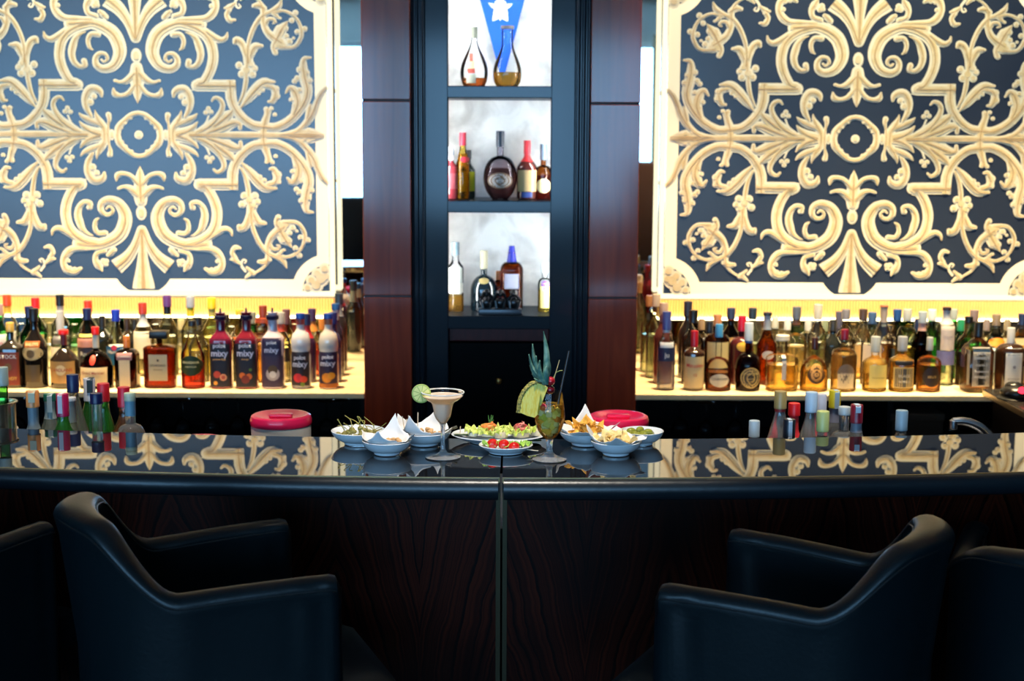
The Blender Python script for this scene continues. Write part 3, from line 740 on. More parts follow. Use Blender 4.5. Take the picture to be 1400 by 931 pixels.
bottle(411.6, 428.5, 27, r0, BC, 'bulge', .44, .80, O(.62, .60, .62), None, 0, (.02, .10, .40), 'white syrup bottle with blue cap and red cherry picture over black base', [(.02, .50, .995, (.03, .02, .04), [('polot', .84, .15, (.75, .75, .85), .02), ('mixy', .66, .23, (.8, .8, .9), .02)], '', 0, [(-.2, .28, .5, (.60, .05, .08)), (.4, .24, .38, (.65, .10, .06)), (.3, .1, .25, (.2, .3, .05))])], caplen=.02, group=G1, rn=.015, neck=(.022, (.55, .12, .10)))
bottle(449.5, 428.5, 27, r0, BC, 'bulge', .44, .80, O(.66, .60, .52), None, 0, (.02, .10, .40), 'white syrup bottle with blue cap and yellow mango picture, right end of front row', [(.08, .50, .995, (.05, .03, .09), [('polot', .84, .17, (.75, .75, .85), .02), ('mixy', .64, .25, (.8, .8, .9), .02)], '', 0, [(-.1, .18, .55, (.75, .35, .04)), (.4, .25, .4, (.80, .45, .06))]), (.02, .08, .99, (.45, .18, .03))], caplen=.02, group=G1, rn=.015, neck=(.022, (.60, .22, .10)))
# ---- left, rows behind
def back(px, top, w, Y, kind, glass, liq, cap, desc, labels=(), g=G2, **k):
    k.setdefault('caplen', .045)
    return bottle(px, top, w, Y, BC, kind, k.pop('zs', .56), k.pop('zn', .78), glass, liq, k.pop('fill', .5), cap, desc, labels, group=g, **k)
back(2, 416, 28, r1, 's', GRN, (.2, .5, .15), (.45, .33, .35), 'green bottle with tan cap and white label with red lettering at left picture edge', [(.40, .62, .9, W_, [('rosso', .5, .3, RED)])])
back(13.7, 403, 27, r3, 's', CLR, (.75, .72, .5), (.65, .12, .05), 'tall clear bottle with red and yellow cap behind the brandy bottle', [(.2, .5, .9, W_)], neck=(.03, (.75, .5, .1)))
back(42.7, 419, 27, r2, 's', DGR, (.1, .2, .08), NAVY, 'dark green bottle with navy cap behind the cream-liqueur bottle')
back(52, 407, 27, r3, 's', GRN, (.15, .6, .1), (.75, .04, .05), 'bright green bottle with red cap behind the cream-liqueur bottle', [(.2, .5, .9, (.7, .65, .3))])
back(84.5, 425, 26, r2, 's', CLR, (.8, .8, .7), (.45, .47, .52), 'clear bottle with silver neck and grey label behind the squat black bottle', [(.5, .62, .9, (.2, .2, .22)), (.15, .45, .9, W_)], caplen=.09, zn=.68)
back(85.5, 403, 25, r3, 's', CLR, (.7, .75, .6), K_, 'tall clear bottle with black cap and grey sleeve behind the silver-necked bottle', neck=(.04, (.45, .45, .5)))
back(121.5, 421.6, 28, r1, 's', PALE, (.30, .14, .08), NAVY, 'clear bottle with navy cap, pink shoulder label and dark front label', [(.48, .60, .92, (.65, .35, .28)), (.20, .47, .92, (.04, .04, .08), [('Rum', .7, .3, W_)]), (.62, .66, .9, (.75, .62, .2))])
back(123.5, 411, 26, r3, 's', DGR, (.2, .15, .05), (.72, .07, .04), 'tall dark bottle with red cap behind the navy-capped bottle', neck=(.02, (.7, .5, .2)))
back(142, 432, 27, r3, 's', O(.008, .01, .008), None, K_, 'black wine bottle in the back row behind the round amber bottle')
back(160.5, 423.5, 27, r1, 'slope', CLR, (.85, .68, .25), (.02, .06, .45), 'clear bottle with bright blue cap, yellow drink and blue label', [(.24, .50, .93, (.04, .20, .38), [('Havana', .72, .26, W_, .02)], '', 0, [(0, .95, .3, (.7, .08, .15))])], zs=.52)
back(176, 435, 25, r3, 's', O(.03, .02, .01), None, (.05, .03, .02), 'dark brown bottle in the back row between blue-capped and red-capped bottles')
back(197.5, 414, 28, r2, 's', CLR, (.85, .75, .38), (.42, .07, .05), 'clear bottle with brown-red cap, white neck band and wide white label', [(.25, .62, .93, (.80, .76, .62))], neck=(.05, (.5, .52, .56)))
back(186, 436, 25, r3, 's', O(.012, .012, .01), None, (.03, .03, .03), 'black bottle in the back row left of the brown-red-capped bottle')
back(231, 404, 26, r2, 's', PALE, (.88, .78, .35), (.16, .07, .25), 'tall pale yellow bottle with purple cap and black neck band', neck=(.03, (.03, .03, .03)))
back(249, 436, 24, r3, 's', CLR, (.85, .82, .5), (.55, .5, .3), 'clear back-row bottle of pale yellow drink behind the scarlet one')
back(262.6, 405, 26, r2, 's', PALE, (.90, .72, .15), (.40, .43, .50), 'tall yellow bottle with grey-blue cap above a yellow band, behind the scarlet one', neck=(.035, (.80, .65, .05)))
back(272.5, 434, 27, r1, 'slope', CLR, (.85, .80, .60), K_, 'clear bottle of pale drink with short black cap right of the scarlet one', caplen=.03)
back(291.6, 407, 27, r2, 's', (.95, .93, .6), (.90, .75, .10), (.75, .60, .05), 'tall yellow glass bottle with yellow cap left of the three pourer bottles', neck=(.03, (.60, .52, .15)))
back(309.5, 430, 27, r1, 's', (.8, .9, .85), (.5, .6, .5), K_, 'greenish clear bottle with black cap and black label between two syrup bottles', [(.15, .5, .93, (.03, .03, .03))], caplen=.03)
back(329, 423, 27, r2, 's', CLR, (.85, .6, .2), (.65, .52, .08), 'clear bottle with yellow cap and orange label behind the middle syrup bottle', [(.35, .6, .9, (.75, .25, .06))], caplen=.02)
back(347, 427, 24, r3, 's', GRN, (.2, .3, .15), (.25, .27, .25), 'greenish bottle with grey cap in the back row near the middle syrup bottle')
back(361, 418, 25, r1, 'bulge', (.85, .7, .5), (.70, .42, .12), (.32, .08, .04), 'pale amber bottle with brown cap and brown shoulder label between syrup bottles', [(.55, .66, .9, (.30, .09, .05), [('ORO', .5, .5, CRM)])], rn=.013, neck=(.02, (.32, .08, .04)))
back(385, 427, 25, r1, 's', CLR, (.85, .8, .6), (.45, .45, .46), 'clear bottle with grey cap and red neck label right of the coconut syrup', [(.3, .5, .9, K_)], neck=(.03, (.60, .14, .10)))
back(392.5, 423, 25, r2, 's', (.95, .9, .55), (.85, .60, .12), (.18, .10, .12), 'amber-yellow bottle with dark orange-topped cap behind the cherry syrup bottle', zs=.52, caplen=.06)
back(420, 429, 25, r1, 's', O(.05, .02, .06), None, NAVY, 'dark bottle with navy cap and red sleeve just behind the cherry syrup bottle', neck=(.05, (.60, .06, .08)))
back(427.5, 422, 26, r2, 'slope', CLR, (.70, .12, .04), (.10, .06, .16), 'clear bottle of red-orange drink with purple cap between the two blue-capped ones', [(.1, .4, .9, (.45, .06, .04))], neck=(.04, (.7, .35, .1)), caplen=.05)
back(441, 436, 26, r3, 'round', PALE, (.88, .78, .4), (.65, .3, .08), 'round clear bottle with orange cap in the back row near the mango syrup')
back(456, 427, 23, r1, 's', O(.03, .03, .10), None, (.03, .05, .22), 'indigo bottle with dark blue cap, nearest of the row receding beside the pillar', [(.1, .5, .95, (.05, .05, .22))])
back(460, 415, 22, r2, 's', O(.02, .02, .04), None, (.03, .14, .35), 'black bottle with blue and white cap, second of the row receding beside the pillar', neck=(.04, (.55, .58, .62)), caplen=.025)
back(464.5, 401, 21, r3, 's', O(.015, .02, .025), None, (.05, .07, .10), 'tall black bottle with white-banded neck, last of the row receding beside the pillar', neck=(.05, (.35, .4, .45)))
for i, (px, tp, c, d) in enumerate(((32, 437, (.5, .8, .6), 'pale green'), (70, 436, (.85, .9, .7), 'pale yellow'), (104, 438, (.7, .8, .6), 'olive'), (214, 438, (.9, .9, .85), 'colourless'), (318, 441, (.8, .88, .8), 'faintly green'), (404, 438, (.95, .9, .6), 'straw-coloured'))):
    back(px, tp, 26, r3, 's', CLR, c, None, '%s uncapped-looking bottle deep in the back row, %s' % (d, ['left of the cream-liqueur bottle', 'left of the squat black one', 'right of the squat black one', 'behind the square black stopper', 'between two purple syrup bottles', 'left of the cherry syrup one'][i]), fill=.5)
# ---- right, front row
Rr = G3
bottle(910.5, 426, 24, r0, BC, 's', .56, .74, CLR, (.88, .88, .85), .58, (.10, .13, .35), 'slim clear bottle with navy neck and dark blue label band, left end beside pillar', [(.38, .55, .96, (.04, .06, .14), [('ju', .45, .5, W_, .02)], '', 0), (.55, .62, .9, (.75, .76, .76))], caplen=.07, neck=(.01, (.7, .7, .7)), group=Rr)
bottle(948.7, 452, 28, r0, BC, 's', .62, .76, O(.03, .012, .006), None, 0, (.45, .02, .05), 'dark brown bottle with crimson cap and cream label with slanting red script', [(.05, .58, .93, (.72, .60, .36), [('Matusalem', .72, .17, (.60, .04, .05), .01), ('15', .42, .13, (.6, .05, .05))])], caplen=.065, group=Rr)
bottle(982, 443, 35, r0, BC, 'round', .30, .50, CLR, (.62, .16, .03), .28, (.10, .35, .60), 'round cognac bottle with pale blue cap and white rounded label', [(.07, .27, .74, (.82, .76, .62), [('COURVOISIER', .6, .22, K_)], 'oval')], caplen=.05, group=Rr, rn=.012)
bottle(1022.6, 441, 34, r0, BC, 'round', .32, .56, BRN, (.42, .05, .02), .5, (.55, .62, .70), 'round dark red cognac bottle with silver neck and dark shield label', [(.05, .36, .80, (.55, .45, .22), (), 'oval', .1), (.07, .34, .72, (.06, .06, .06), [('COURVOISIER', .72, .13, (.75, .65, .35), .01), ('V.S.O.P', .45, .11, (.7, .6, .35))], 'oval', .1)], caplen=.07, group=Rr, rn=.0135, neck=(.008, (.05, .2, .5)))
bottle(1069, 458, 42, r0, BC, 'round', .56, .66, CLR, (.90, .50, .08), .48, (.80, .74, .62), 'wide clear bottle of golden whisky with flat white cap and narrow white label', [(.22, .66, .40, (.74, .70, .66), [('whisky', .62, .10, (.4, .2, .2))], '', .0)], q=.8, dr=.7, caplen=.02, capr=.026, group=Rr, rn=.019)
bottle(1113, 461.5, 38, r0, BC, 'dome', .24, .66, CLR, (.85, .42, .06), .42, (.07, .02, .015), 'rounded whisky bottle with dark brown cap and horseshoe-shaped mark', [(.16, .50, .62, (.10, .05, .02), (), 'oval'), (.20, .54, .46, (.62, .38, .14), (), 'oval')], caplen=.045, group=Rr)
bottle(1153.4, 450, 35, r0, BC, 'round', .56, .70, PALE, (.85, .55, .22), .60, (.22, .015, .05), 'rounded whisky bottle with maroon cap and round grey crest on cream label', [(.06, .30, .62, (.80, .70, .48)), (.14, .46, .66, (.24, .20, .17), [('CHIVAS', .5, .16, (.7, .62, .5), .01)], 'oval')], caplen=.04, group=Rr)
bottle(1196, 460, 33, r0, BC, 's', .52, .66, CLR, (.92, .62, .12), .60, (.35, .38, .40), 'yellow whisky bottle with silver-grey neck and pale yellow square label', [(.08, .50, .74, (.80, .70, .28), [('Glenmorangie', .45, .10, (.4, .32, .08))], '', .12)], caplen=.06, group=Rr, rn=.015)
bottle(1232.8, 460, 34, r0, BC, 's', .56, .68, CLR, (.85, .50, .08), .66, (.30, .32, .36), 'golden whisky bottle with grey cap and slate label framed in gold', [(.08, .46, .80, (.62, .50, .22)), (.095, .44, .72, (.10, .11, .12), [('BLACK', .6, .2, (.6, .6, .55)), ('BOTTLE', .3, .16, (.6, .6, .55))]), (.50, .58, .74, (.03, .03, .04))], caplen=.055, group=Rr, rn=.015)
bottle(1270, 461, 33, r0, BC, 'round', .50, .66, CLR, (.78, .32, .05), .50, (.42, .44, .44), 'amber whisky bottle with silver cap and round near-black seal label', [(.10, .48, .70, (.035, .015, .01), [("BELL'S", .5, .15, (.6, .45, .2))], 'oval')], caplen=.05, group=Rr)
bottle(1335.5, 440.5, 38, r0, BC, 'angle', .60, .78, CLR, (.40, .17, .05), .62, (.02, .02, .02), 'square whiskey bottle with black cap and ornate black and white label', [(.10, .66, .78, (.55, .52, .46)), (.115, .645, .74, (.025, .025, .025), [("JACK", .86, .10, W_, .02), ("DANIEL'S", .74, .10, W_, .02), ('Old No.7', .55, .08, W_), ('Tennessee', .38, .09, W_), ('WHISKEY', .22, .10, W_, .01)], '', .0, []), (.12, .62, .08, (.4, .36, .28), (), '', -.88)], q=1, dr=1, caplen=.055, group=Rr)
bottle(1380, 448, 39, r0, BC, 'round', .62, .76, O(.03, .013, .006), None, 0, (.62, .62, .60), 'dark brown whisky bottle with white cap and tall white label with orange seal', [(.06, .70, .66, (.72, .72, .68), [("BALLANTINE'S", .86, .10, (.15, .2, .3)), ('SCOTCH', .25, .07, (.2, .2, .2))], '', 0, [(0, .55, .2, (.35, .33, .35)), (.0, .06, .24, (.70, .22, .03))])], caplen=.06, group=Rr)
bottle(1406, 470, 30, r0, BC, 's', .55, .72, O(.05, .02, .01), None, 0, K_, 'dark bottle with tan label cut off by the right picture edge', [(.2, .55, .9, (.5, .38, .2))], group=Rr)
# ---- right, rows behind
def rb(*a, **k): return back(*a, g=G4, **k)
rb(887, 404, 24, r3, 's', PALE, (.7, .72, .5), (.45, .25, .12), 'pale green bottle with cork-brown top, furthest left beside the right pillar')
rb(895.5, 402, 26, r2, 's', (.9, .93, .85), (.72, .75, .55), (.62, .52, .42), 'pale bottle with beige cap just left of the right scrollwork panel', caplen=.05)
rb(906, 414, 26, r1, 's', O(.10, .03, .025), None, (.60, .45, .36), 'dark red bottle with pale pink cap behind the slim navy-necked bottle', neck=(.03, (.45, .3, .35)))
rb(939, 412, 25, r2, 's', O(.01, .01, .01), None, (.05, .05, .08), 'tall black bottle with dark cap left of the crimson-capped bottle', caplen=.06)
rb(946.6, 424, 30, r1, 's', CLR, (.35, .22, .10), K_, 'clear bottle with broad black cap right behind the crimson-capped bottle', caplen=.05)
rb(958, 436, 26, r3, 's', (.8, .8, .7), (.5, .35, .15), (.4, .3, .2), 'brown drink in a clear bottle, back row behind the script-labelled bottle')
rb(969, 439, 25, r2, 's', O(.02, .02, .02), None, (.03, .04, .06), 'black bottle with blue-black cap left of the round blue-capped cognac')
rb(979.5, 430, 34, r1, 'round', AMB, (.55, .30, .08), (.55, .28, .14), 'brown bottle with tan cap and wide cream label behind the blue-capped cognac', [(.25, .62, .85, (.72, .62, .34))], zs=.62, zn=.74)
rb(997.7, 421, 30, r2, 's', BRN, (.2, .08, .03), (.05, .07, .14), 'brown bottle with dark blue cap and tan oval label between the two cognacs', [(.30, .60, .75, (.55, .38, .16), (), 'oval')])
rb(1013, 432, 32, r1, 'round', O(.07, .012, .015), None, (.50, .02, .07), 'dark bottle with crimson neck and gold medallion left of the silver-necked cognac', [(.50, .64, .55, (.75, .50, .08), (), 'oval')], caplen=.06, zn=.70)
rb(1027, 421, 26, r2, 's', (.8, .85, .8), (.4, .4, .2), (.04, .06, .09), 'greenish bottle with dark cap behind the silver-necked cognac')
rb(1047.5, 427, 27, r1, 'slope', AMB, (.50, .16, .03), (.05, .05, .06), 'slender amber cognac with round white medal and grey neck with black top', [(.36, .48, .6, (.68, .68, .66), (), 'oval')], caplen=.012, neck=(.055, (.45, .50, .55)), fill=.62)
rb(1058, 434, 25, r3, 's', CLR, (.8, .8, .7), (.55, .58, .55), 'colourless back-row bottle left of the flat-white-capped whisky')
rb(1087, 419.5, 30, r1, 'dome', CLR, (.85, .60, .22), (.16, .18, .22), 'amber round-shouldered bottle with dark silver cap right of the flat white cap', zs=.50, zn=.66, caplen=.05, neck=(.02, (.4, .2, .1)))
rb(1075, 436, 25, r3, 's', CLR, (.85, .85, .8), (.7, .72, .74), 'colourless back-row bottle right behind the flat white cap')
rb(1103, 437, 25, r3, 'round', CLR, (.9, .85, .7), (.6, .62, .62), 'colourless round back-row bottle left of the horseshoe-marked one')
rb(1116, 416, 26, r2, 's', CLR, (.8, .65, .35), (.50, .50, .46), 'tall clear bottle with pale grey cap behind the horseshoe-marked whisky', caplen=.06)
rb(1126, 438, 25, r3, 's', (.75, .9, .7), (.5, .6, .3), (.3, .35, .25), 'greenish back-row bottle right of the horseshoe-marked whisky')
rb(1137, 437, 25, r2, 's', O(.012, .014, .012), None, (.05, .05, .05), 'black bottle left of the maroon-capped whisky')
rb(1145, 426, 25, r3, 's', O(.02, .02, .03), None, (.12, .12, .18), 'dark bottle with slate blue cap behind and left of the maroon cap', caplen=.07)
rb(1154, 423, 28, r2, 's', CLR, (.75, .55, .28), (.22, .22, .25), 'clear amber bottle with dark grey cap directly behind the maroon cap', caplen=.04)
rb(1177.5, 422.6, 29, r2, 's', CLR, (.80, .46, .12), (.10, .07, .06), 'amber bottle with orange-topped black cap right of the maroon cap', [(.18, .5, .9, (.55, .4, .2))])
rb(1190, 427, 27, r1, 's', CLR, (.80, .55, .28), (.08, .14, .26), 'clear bottle with steel blue cap and off-white label left of the yellow-label whisky', [(.18, .56, .93, (.74, .66, .56))], caplen=.045)
rb(1205.5, 417, 29, r2, 'slope', CLR, (.75, .36, .10), (.50, .22, .12), 'tall amber bottle with copper-topped sleeve behind the yellow-label whisky', caplen=.008, neck=(.06, (.42, .38, .36)))
rb(1224, 423, 26, r2, 's', CLR, (.75, .50, .18), (.03, .10, .28), 'clear bottle with blue cap left of the slate-label whisky', [(.2, .45, .9, (.05, .08, .1))])
rb(1237.5, 422.6, 29, r1, 'round', (.85, .88, .6), (.60, .42, .10), (.48, .50, .48), 'bottle with silver cap and yellow-green shoulder behind the slate-label whisky', caplen=.045)
rb(1252, 436, 24, r3, 's', O(.01, .02, .06), None, (.02, .04, .12), 'navy bottle in the back row between slate-label and black-seal whiskies')
rb(1258.5, 426, 27, r1, 's', BRN, (.25, .1, .04), (.40, .45, .50), 'brown-green bottle with silver cap and pink-white neck label left of the black seal', neck=(.03, (.6, .4, .35)))
rb(1271, 423, 28, r2, 's', GRN, (.05, .45, .12), (.72, .72, .74), 'emerald bottle with white cap right behind the black-seal whisky')
rb(1291, 420, 25, r1, 's', (.85, .92, .85), (.75, .7, .5), (.06, .03, .03), 'tall bottle with white label over a lilac-blue one right of the black seal', [(.46, .80, .97, (.74, .66, .58), [('GRAPPA', .5, .10, (.4, .35, .4))]), (.27, .45, .97, (.25, .26, .48))], caplen=.012, neck=(.05, (.50, .52, .54)), zs=.74, zn=.88)
rb(1300.5, 422.6, 28, r3, 's', GRN, (.10, .45, .10), (.40, .45, .46), 'green bottle with grey-blue cap right of the tall white-labelled bottle')
rb(1311, 437, 27, r2, 's', GRN, (.08, .4, .12), (.05, .35, .2), 'short green bottle between the tall white label and the black square cap')
rb(1321.5, 432.7, 30, r1, 's', (.85, .93, .85), (.38, .16, .05), (.015, .015, .015), 'clear bottle of brown drink with glossy black cap left of the square whiskey', caplen=.025, zs=.60, zn=.8)
rb(1328.5, 424, 27, r2, 's', GRN, (.12, .45, .12), (.28, .22, .22), 'green bottle with grey-brown cap behind the square whiskey')
rb(1346, 437, 26, r3, 's', (.8, .85, .85), (.7, .6, .4), (.35, .3, .3), 'pale back-row bottle behind the square whiskey')
rb(1359, 429.6, 30, r1, 'slope', (.85, .93, 1), (.60, .68, .72), (.35, .28, .20), 'clear bottle with tan cap and orange and blue fruit label right of the square whiskey', [(.55, .68, .9, (.80, .35, .05), (), 'oval'), (.2, .5, .9, (.5, .6, .7))])
rb(1374, 437, 25, r3, 's', CLR, (.8, .7, .4), (.4, .35, .25), 'straw-coloured back-row bottle left of the white-capped brown whisky')
rb(1394, 429, 30, r2, 's', CLR, (.80, .50, .12), (.04, .06, .14), 'amber bottle with navy cap and silver sleeve at the right picture edge', [(.2, .5, .9, W_)])
rb(1241, 438, 25, r3, 's', CLR, (.85, .8, .4), None, 'straw-coloured back-row bottle behind the silver cap with yellow-green shoulder')
rb(1214, 439, 25, r3, 's', CLR, (.85, .75, .5), None, 'pale back-row bottle between the copper-topped and blue-capped bottles')
rb(1165, 438, 25, r3, 's', CLR, (.85, .7, .45), None, 'pale amber back-row bottle between dark grey and orange-topped caps')
# ---- niche bottles
NY = YF + .13
def zshelf(i): return SH[i]
gN = 'bottles in the lit display cabinet'
bottle(648, 37, 38, NY, SH[0], 'egg', .3, .80, CLR, (.70, .16, .03), .15, (.35, .36, .28), 'teardrop glass decanter with red lighthouse picture on the top display shelf', [(.42, .56, .22, (.75, .18, .12), (), '', -.2), (.30, .42, .26, (.80, .75, .45), (), '', -.2), (.22, .30, .28, (.75, .18, .12), (), '', -.2), (.06, .2, .4, (.70, .70, .55), (), '', -.2)], caplen=.04, group=gN)
bottle(692, 35, 39, NY, SH[0], 'egg', .3, .72, CLR, (.80, .36, .04), .24, (.25, .22, .22), 'rounded clear decanter with flared neck and amber drink on the top shelf', caplen=.012, group=gN, rn=.021)
N2 = NY + .02
bottle(617, 201, 20, NY, SH[1], 's', .6, .74, O(.25, .03, .04), None, 0, (.55, .60, .66), 'dark red bottle with silver top half hidden at left of the middle shelf', [(.2, .5, .9, (.35, .1, .12))], caplen=.03, group=gN, neck=(.02, (.8, .8, .8)))
bottle(640, 205, 20, NY + .1, SH[1], 's', .55, .75, O(.02, .03, .02), None, 0, K_, 'black bottle with lime-yellow label behind the slender yellow bottle', [(.15, .55, .9, (.72, .70, .05))], group=gN)
bottle(633, 181, 18, NY, SH[1], 'slope', .55, .80, (.95, .8, .3), (.90, .48, .05), .68, (.70, .06, .10), 'slender golden bottle with red cap and red tag on the middle shelf', [(.55, .64, .8, (.75, .05, .08), (), 'oval', .3)], caplen=.05, group=gN, rn=.011)
bottle(683, 179, 46, NY, SH[1], 'globe', .3, .64, (.75, .7, .75), (.22, .08, .07), .46, (.05, .07, .10), 'bulb-shaped cognac decanter with silver oval label on the middle shelf', [(.16, .40, .74, (.28, .18, .10), (), 'oval'), (.18, .38, .66, (.55, .52, .48), [('ARMAGNAC', .62, .16, K_), ('XO', .4, .2, K_)], 'oval')], caplen=.06, group=gN, rn=.013)
bottle(719, 192, 28, NY, SH[1], 's', .52, .76, O(.10, .02, .015), None, 0, (.72, .04, .06), 'dark bottle with red wax cap and parchment label on the middle shelf', [(.14, .50, .9, (.72, .52, .26)), (.04, .13, .5, (.1, .15, .4))], caplen=.05, group=gN, neck=(.03, (.7, .05, .06)))
bottle(741, 197, 23, NY, SH[1], 'round', .46, .62, AMB, (.45, .06, .03), .44, (.18, .24, .30), 'amber bottle with grey-blue cap and oval cream label, right end of middle shelf', [(.12, .38, .85, (.78, .70, .40), (), 'oval')], caplen=.06, group=gN, rn=.011)
bottle(623, 331, 22, NY, SH[2], 's', .62, .76, CLR, (.75, .38, .05), .24, (.20, .28, .32), 'clear bottle with white label and slate cap at left of the bottom display shelf', [(.28, .42, .95, (.82, .80, .70)), (.42, .64, .9, (.72, .74, .66))], caplen=.05, group=gN, rn=.0125)
bottle(661.5, 342.5, 37, NY + .04, SH[2], 'dome', .28, .60, O(.004, .012, .018), None, 0, (.72, .66, .46), 'black round decanter with ivory and gold neck behind the monkey figures', [(.46, .56, .5, (.62, .48, .22), (), 'oval')], caplen=.07, group=gN, rn=.012)
bottle(699, 336, 31, NY + .05, SH[2], 'round', .62, .76, AMB, (.62, .20, .03), .70, (.02, .03, .45), 'amber whisky bottle with pointed royal blue stopper behind the monkey figures', [(.35, .58, .6, (.55, .55, .62))], caplen=.07, group=gN, q=.4, capshape='cone', capr=.019)
bottle(682, 370, 22, NY + .13, SH[2], 's', .6, .8, AMB, (.85, .30, .06), .7, (.5, .2, .06), 'orange bottle half hidden between the black decanter and blue-stoppered whisky', group=gN)
bottle(744, 360, 19, NY, SH[2], 'round', .55, .70, CLR, (.85, .55, .06), .46, (.72, .75, .70), 'small golden bottle with violet emblem at right of the bottom shelf', [(.10, .60, .7, (.75, .65, .25)), (.44, .66, .62, (.25, .12, .45), (), 'oval')], group=gN, rn=.011)
# monkeys
t = empty('monkey_ornament', (PY(684, 425, YF + .05).x, YF + .05, SH[2]), 'black ornament of three seated monkeys on a grey base on the bottom shelf', 'ornament')
bm = bmesh.new(); box(bm, (0, 0, .012), (.165, .05, .022), .004); link('base', bm, mat('pewter', (.10, .10, .11), .35, metal=.6), t)
for i, dx in enumerate((-.052, 0, .052)):
    bm = bmesh.new()
    ball(bm, (dx, 0, .045), .021, (1, .8, 1.05)); ball(bm, (dx, -.004, .083), .015); ball(bm, (dx, -.016, .079), .008)
    for s in (-1, 1):
        ball(bm, (dx + s * .014, 0, .086), .005, (1, .5, 1), 8)
        tube(bm, [(dx + s * .017, -.004, .064), (dx + s * .024, -.016, .058), (dx + s * (.008 if i != 1 else .012), -.020, (.088, .086, .076)[i])], [.006, .0055, .006], 8)
        tube(bm, [(dx + s * .010, -.008, .030), (dx + s * .020, -.020, .048), (dx + s * .014, -.022, .026)], [.009, .008, .006], 8)
    link('monkey', bm, mat('ebony_figure', (.012, .010, .010), .25), t)
# pennant with lily
pn = empty('pennant', (0, NB - .03, 0), 'royal blue pennant with white lily emblem hanging in the top display bay', 'pennant')
def pp(px, py): return PY(px, py, NB - .03)
bm = bmesh.new(); L0, R0, AP = pp(645, -43), pp(728.5, -43), pp(687, 114)
for dy in (0, .002): ngon(bm, [(v.x, v.y + dy, v.z) for v in (L0, R0, AP)])
o = link('cloth', bm, mat('pennant_blue', (.004, .12, .82), .6), smooth=False); o.parent = pn; o.matrix_parent_inverse = Matrix.Translation(-pn.location)
bm = bmesh.new(); c0 = pp(684, 14); k = 1 / 345.
for a, l, wd in ((90, 20, 6), (150, 19, 3.5), (28, 19, 3.5), (210, 11, 6), (330, 12, 6), (-55, 18, 5), (235, 18, 5), (60, 14, 5), (120, 14, 5), (270, 14, 4)):
    a = math.radians(a); d = Vector((math.cos(a), 0, math.sin(a))); n_ = Vector((-d.z, 0, d.x)); P = []
    for s in (1, -1):
        for t_ in ([0, .3, .65, .9] if s > 0 else [1, .9, .65, .3]): P.append(c0 + d * l * k * t_ + n_ * s * wd * k * math.sin(PI * min(1, t_ * .9 + .08)) + Vector((0, -.003 - .0004 * l * t_ * k, 0)))
    ngon(bm, P)
o = link('lily_emblem', bm, mat('lily_white', (.85, .86, .80), .7), smooth=False, autos='raw'); o.parent = pn; o.matrix_parent_inverse = Matrix.Translation(-pn.location)
bm = bmesh.new(); tube(bm, [pp(640, -45) + Vector((0, .001, 0)), pp(733, -45) + Vector((0, .001, 0))], .004)
o = link('hanging_rod', bm, mat('rod_brass', (.4, .3, .12), .3, metal=1)); o.parent = pn; o.matrix_parent_inverse = Matrix.Translation(-pn.location)
bm = bmesh.new()
# ---- bottles on the service bench behind the bar
gL, gR = 'bottles on the bench behind the left of the bar', 'bottles on the bench behind the right of the bar'
def bb(px, top, w, Y, kind, glass, liq, cap, desc, g, **k):
    Y += PY(px, 560, Y).x ** 2 / 16.9
    return bottle(px, top, w, Y, BZ, kind, k.pop('zs', .55), k.pop('zn', .80), glass, liq, k.pop('fill', .5), cap, desc, k.pop('labels', ()), group=g, **k)
YL = 3.80
bb(42.5, 534, 38, 3.72, 's', (.7, .75, .3), (.5, .55, .1), (.80, .38, .15), 'bench bottle with orange-topped cap and pink paper strip, leftmost on the bar edge', gL, caplen=.045, neck=(.06, (.28, .33, .36)), capr=.0175, zn=.72)
bb(66, 538, 34, 3.8, 's', (.8, .92, .85), (.3, .4, .3), (.02, .20, .14), 'bench bottle with dark green cap and grey neck label', gL, caplen=.02, neck=(.05, (.40, .45, .42)), zn=.83)
bb(83.5, 538, 38, 3.715, 's', (.15, .8, .12), (.05, .6, .03), (.50, .02, .12), 'bright green bench bottle with tall crimson cap printed with white', gL, caplen=.062, capr=.0165, zn=.80, labels=[])
bb(98.5, 512, 40, 3.88, 'slope', (.9, .95, .8), (.6, .65, .4), (.02, .04, .13), 'tallest bench bottle, navy cap with white top, clear sloping shoulders', gL, caplen=.05, zs=.5, zn=.84)
bb(95.5, 543, 28, 3.805, 's', (.7, .75, .65), (.3, .35, .3), (.70, .70, .68), 'small grey-sleeved bench bottle with white cap between crimson and navy caps', gL, caplen=.01, neck=(.06, (.30, .31, .30)), rn=.011)
bb(121, 517, 38, 3.95, 'slope', (.15, .75, .12), (.05, .55, .04), (.66, .64, .66), 'green bench bottle with crinkled white and dark foil cap', gL, caplen=.065, zs=.5, zn=.80, neck=None)
bb(130, 537.5, 38, 3.72, 's', (.8, .95, .85), (.1, .4, .1), (.012, .02, .10), 'bench bottle with midnight blue cap and long clear neck', gL, caplen=.028, zn=.66, capr=.0168)
bb(140, 524, 38, 3.8, 'slope', (.15, .7, .12), (.04, .3, .03), (.62, .03, .05), 'dark green bench bottle with red cap right of the midnight blue cap', gL, caplen=.05, zs=.5, zn=.80)
bb(167.7, 529, 38, 3.8, 's', (.6, .25, .1), (.6, .08, .02), (.58, .02, .06), 'bench bottle with long red cap and orange-red contents', gL, caplen=.055, zn=.78)
bb(176, 537, 40, 3.72, 'round', (.95, .97, .95), (.8, .85, .8), (.48, .56, .45), 'clear bench bottle with pale green cap and light blue neck paper, rightmost on left', gL, caplen=.022, neck=(.04, (.25, .42, .50)), zs=.60, zn=.74, capr=.0155)
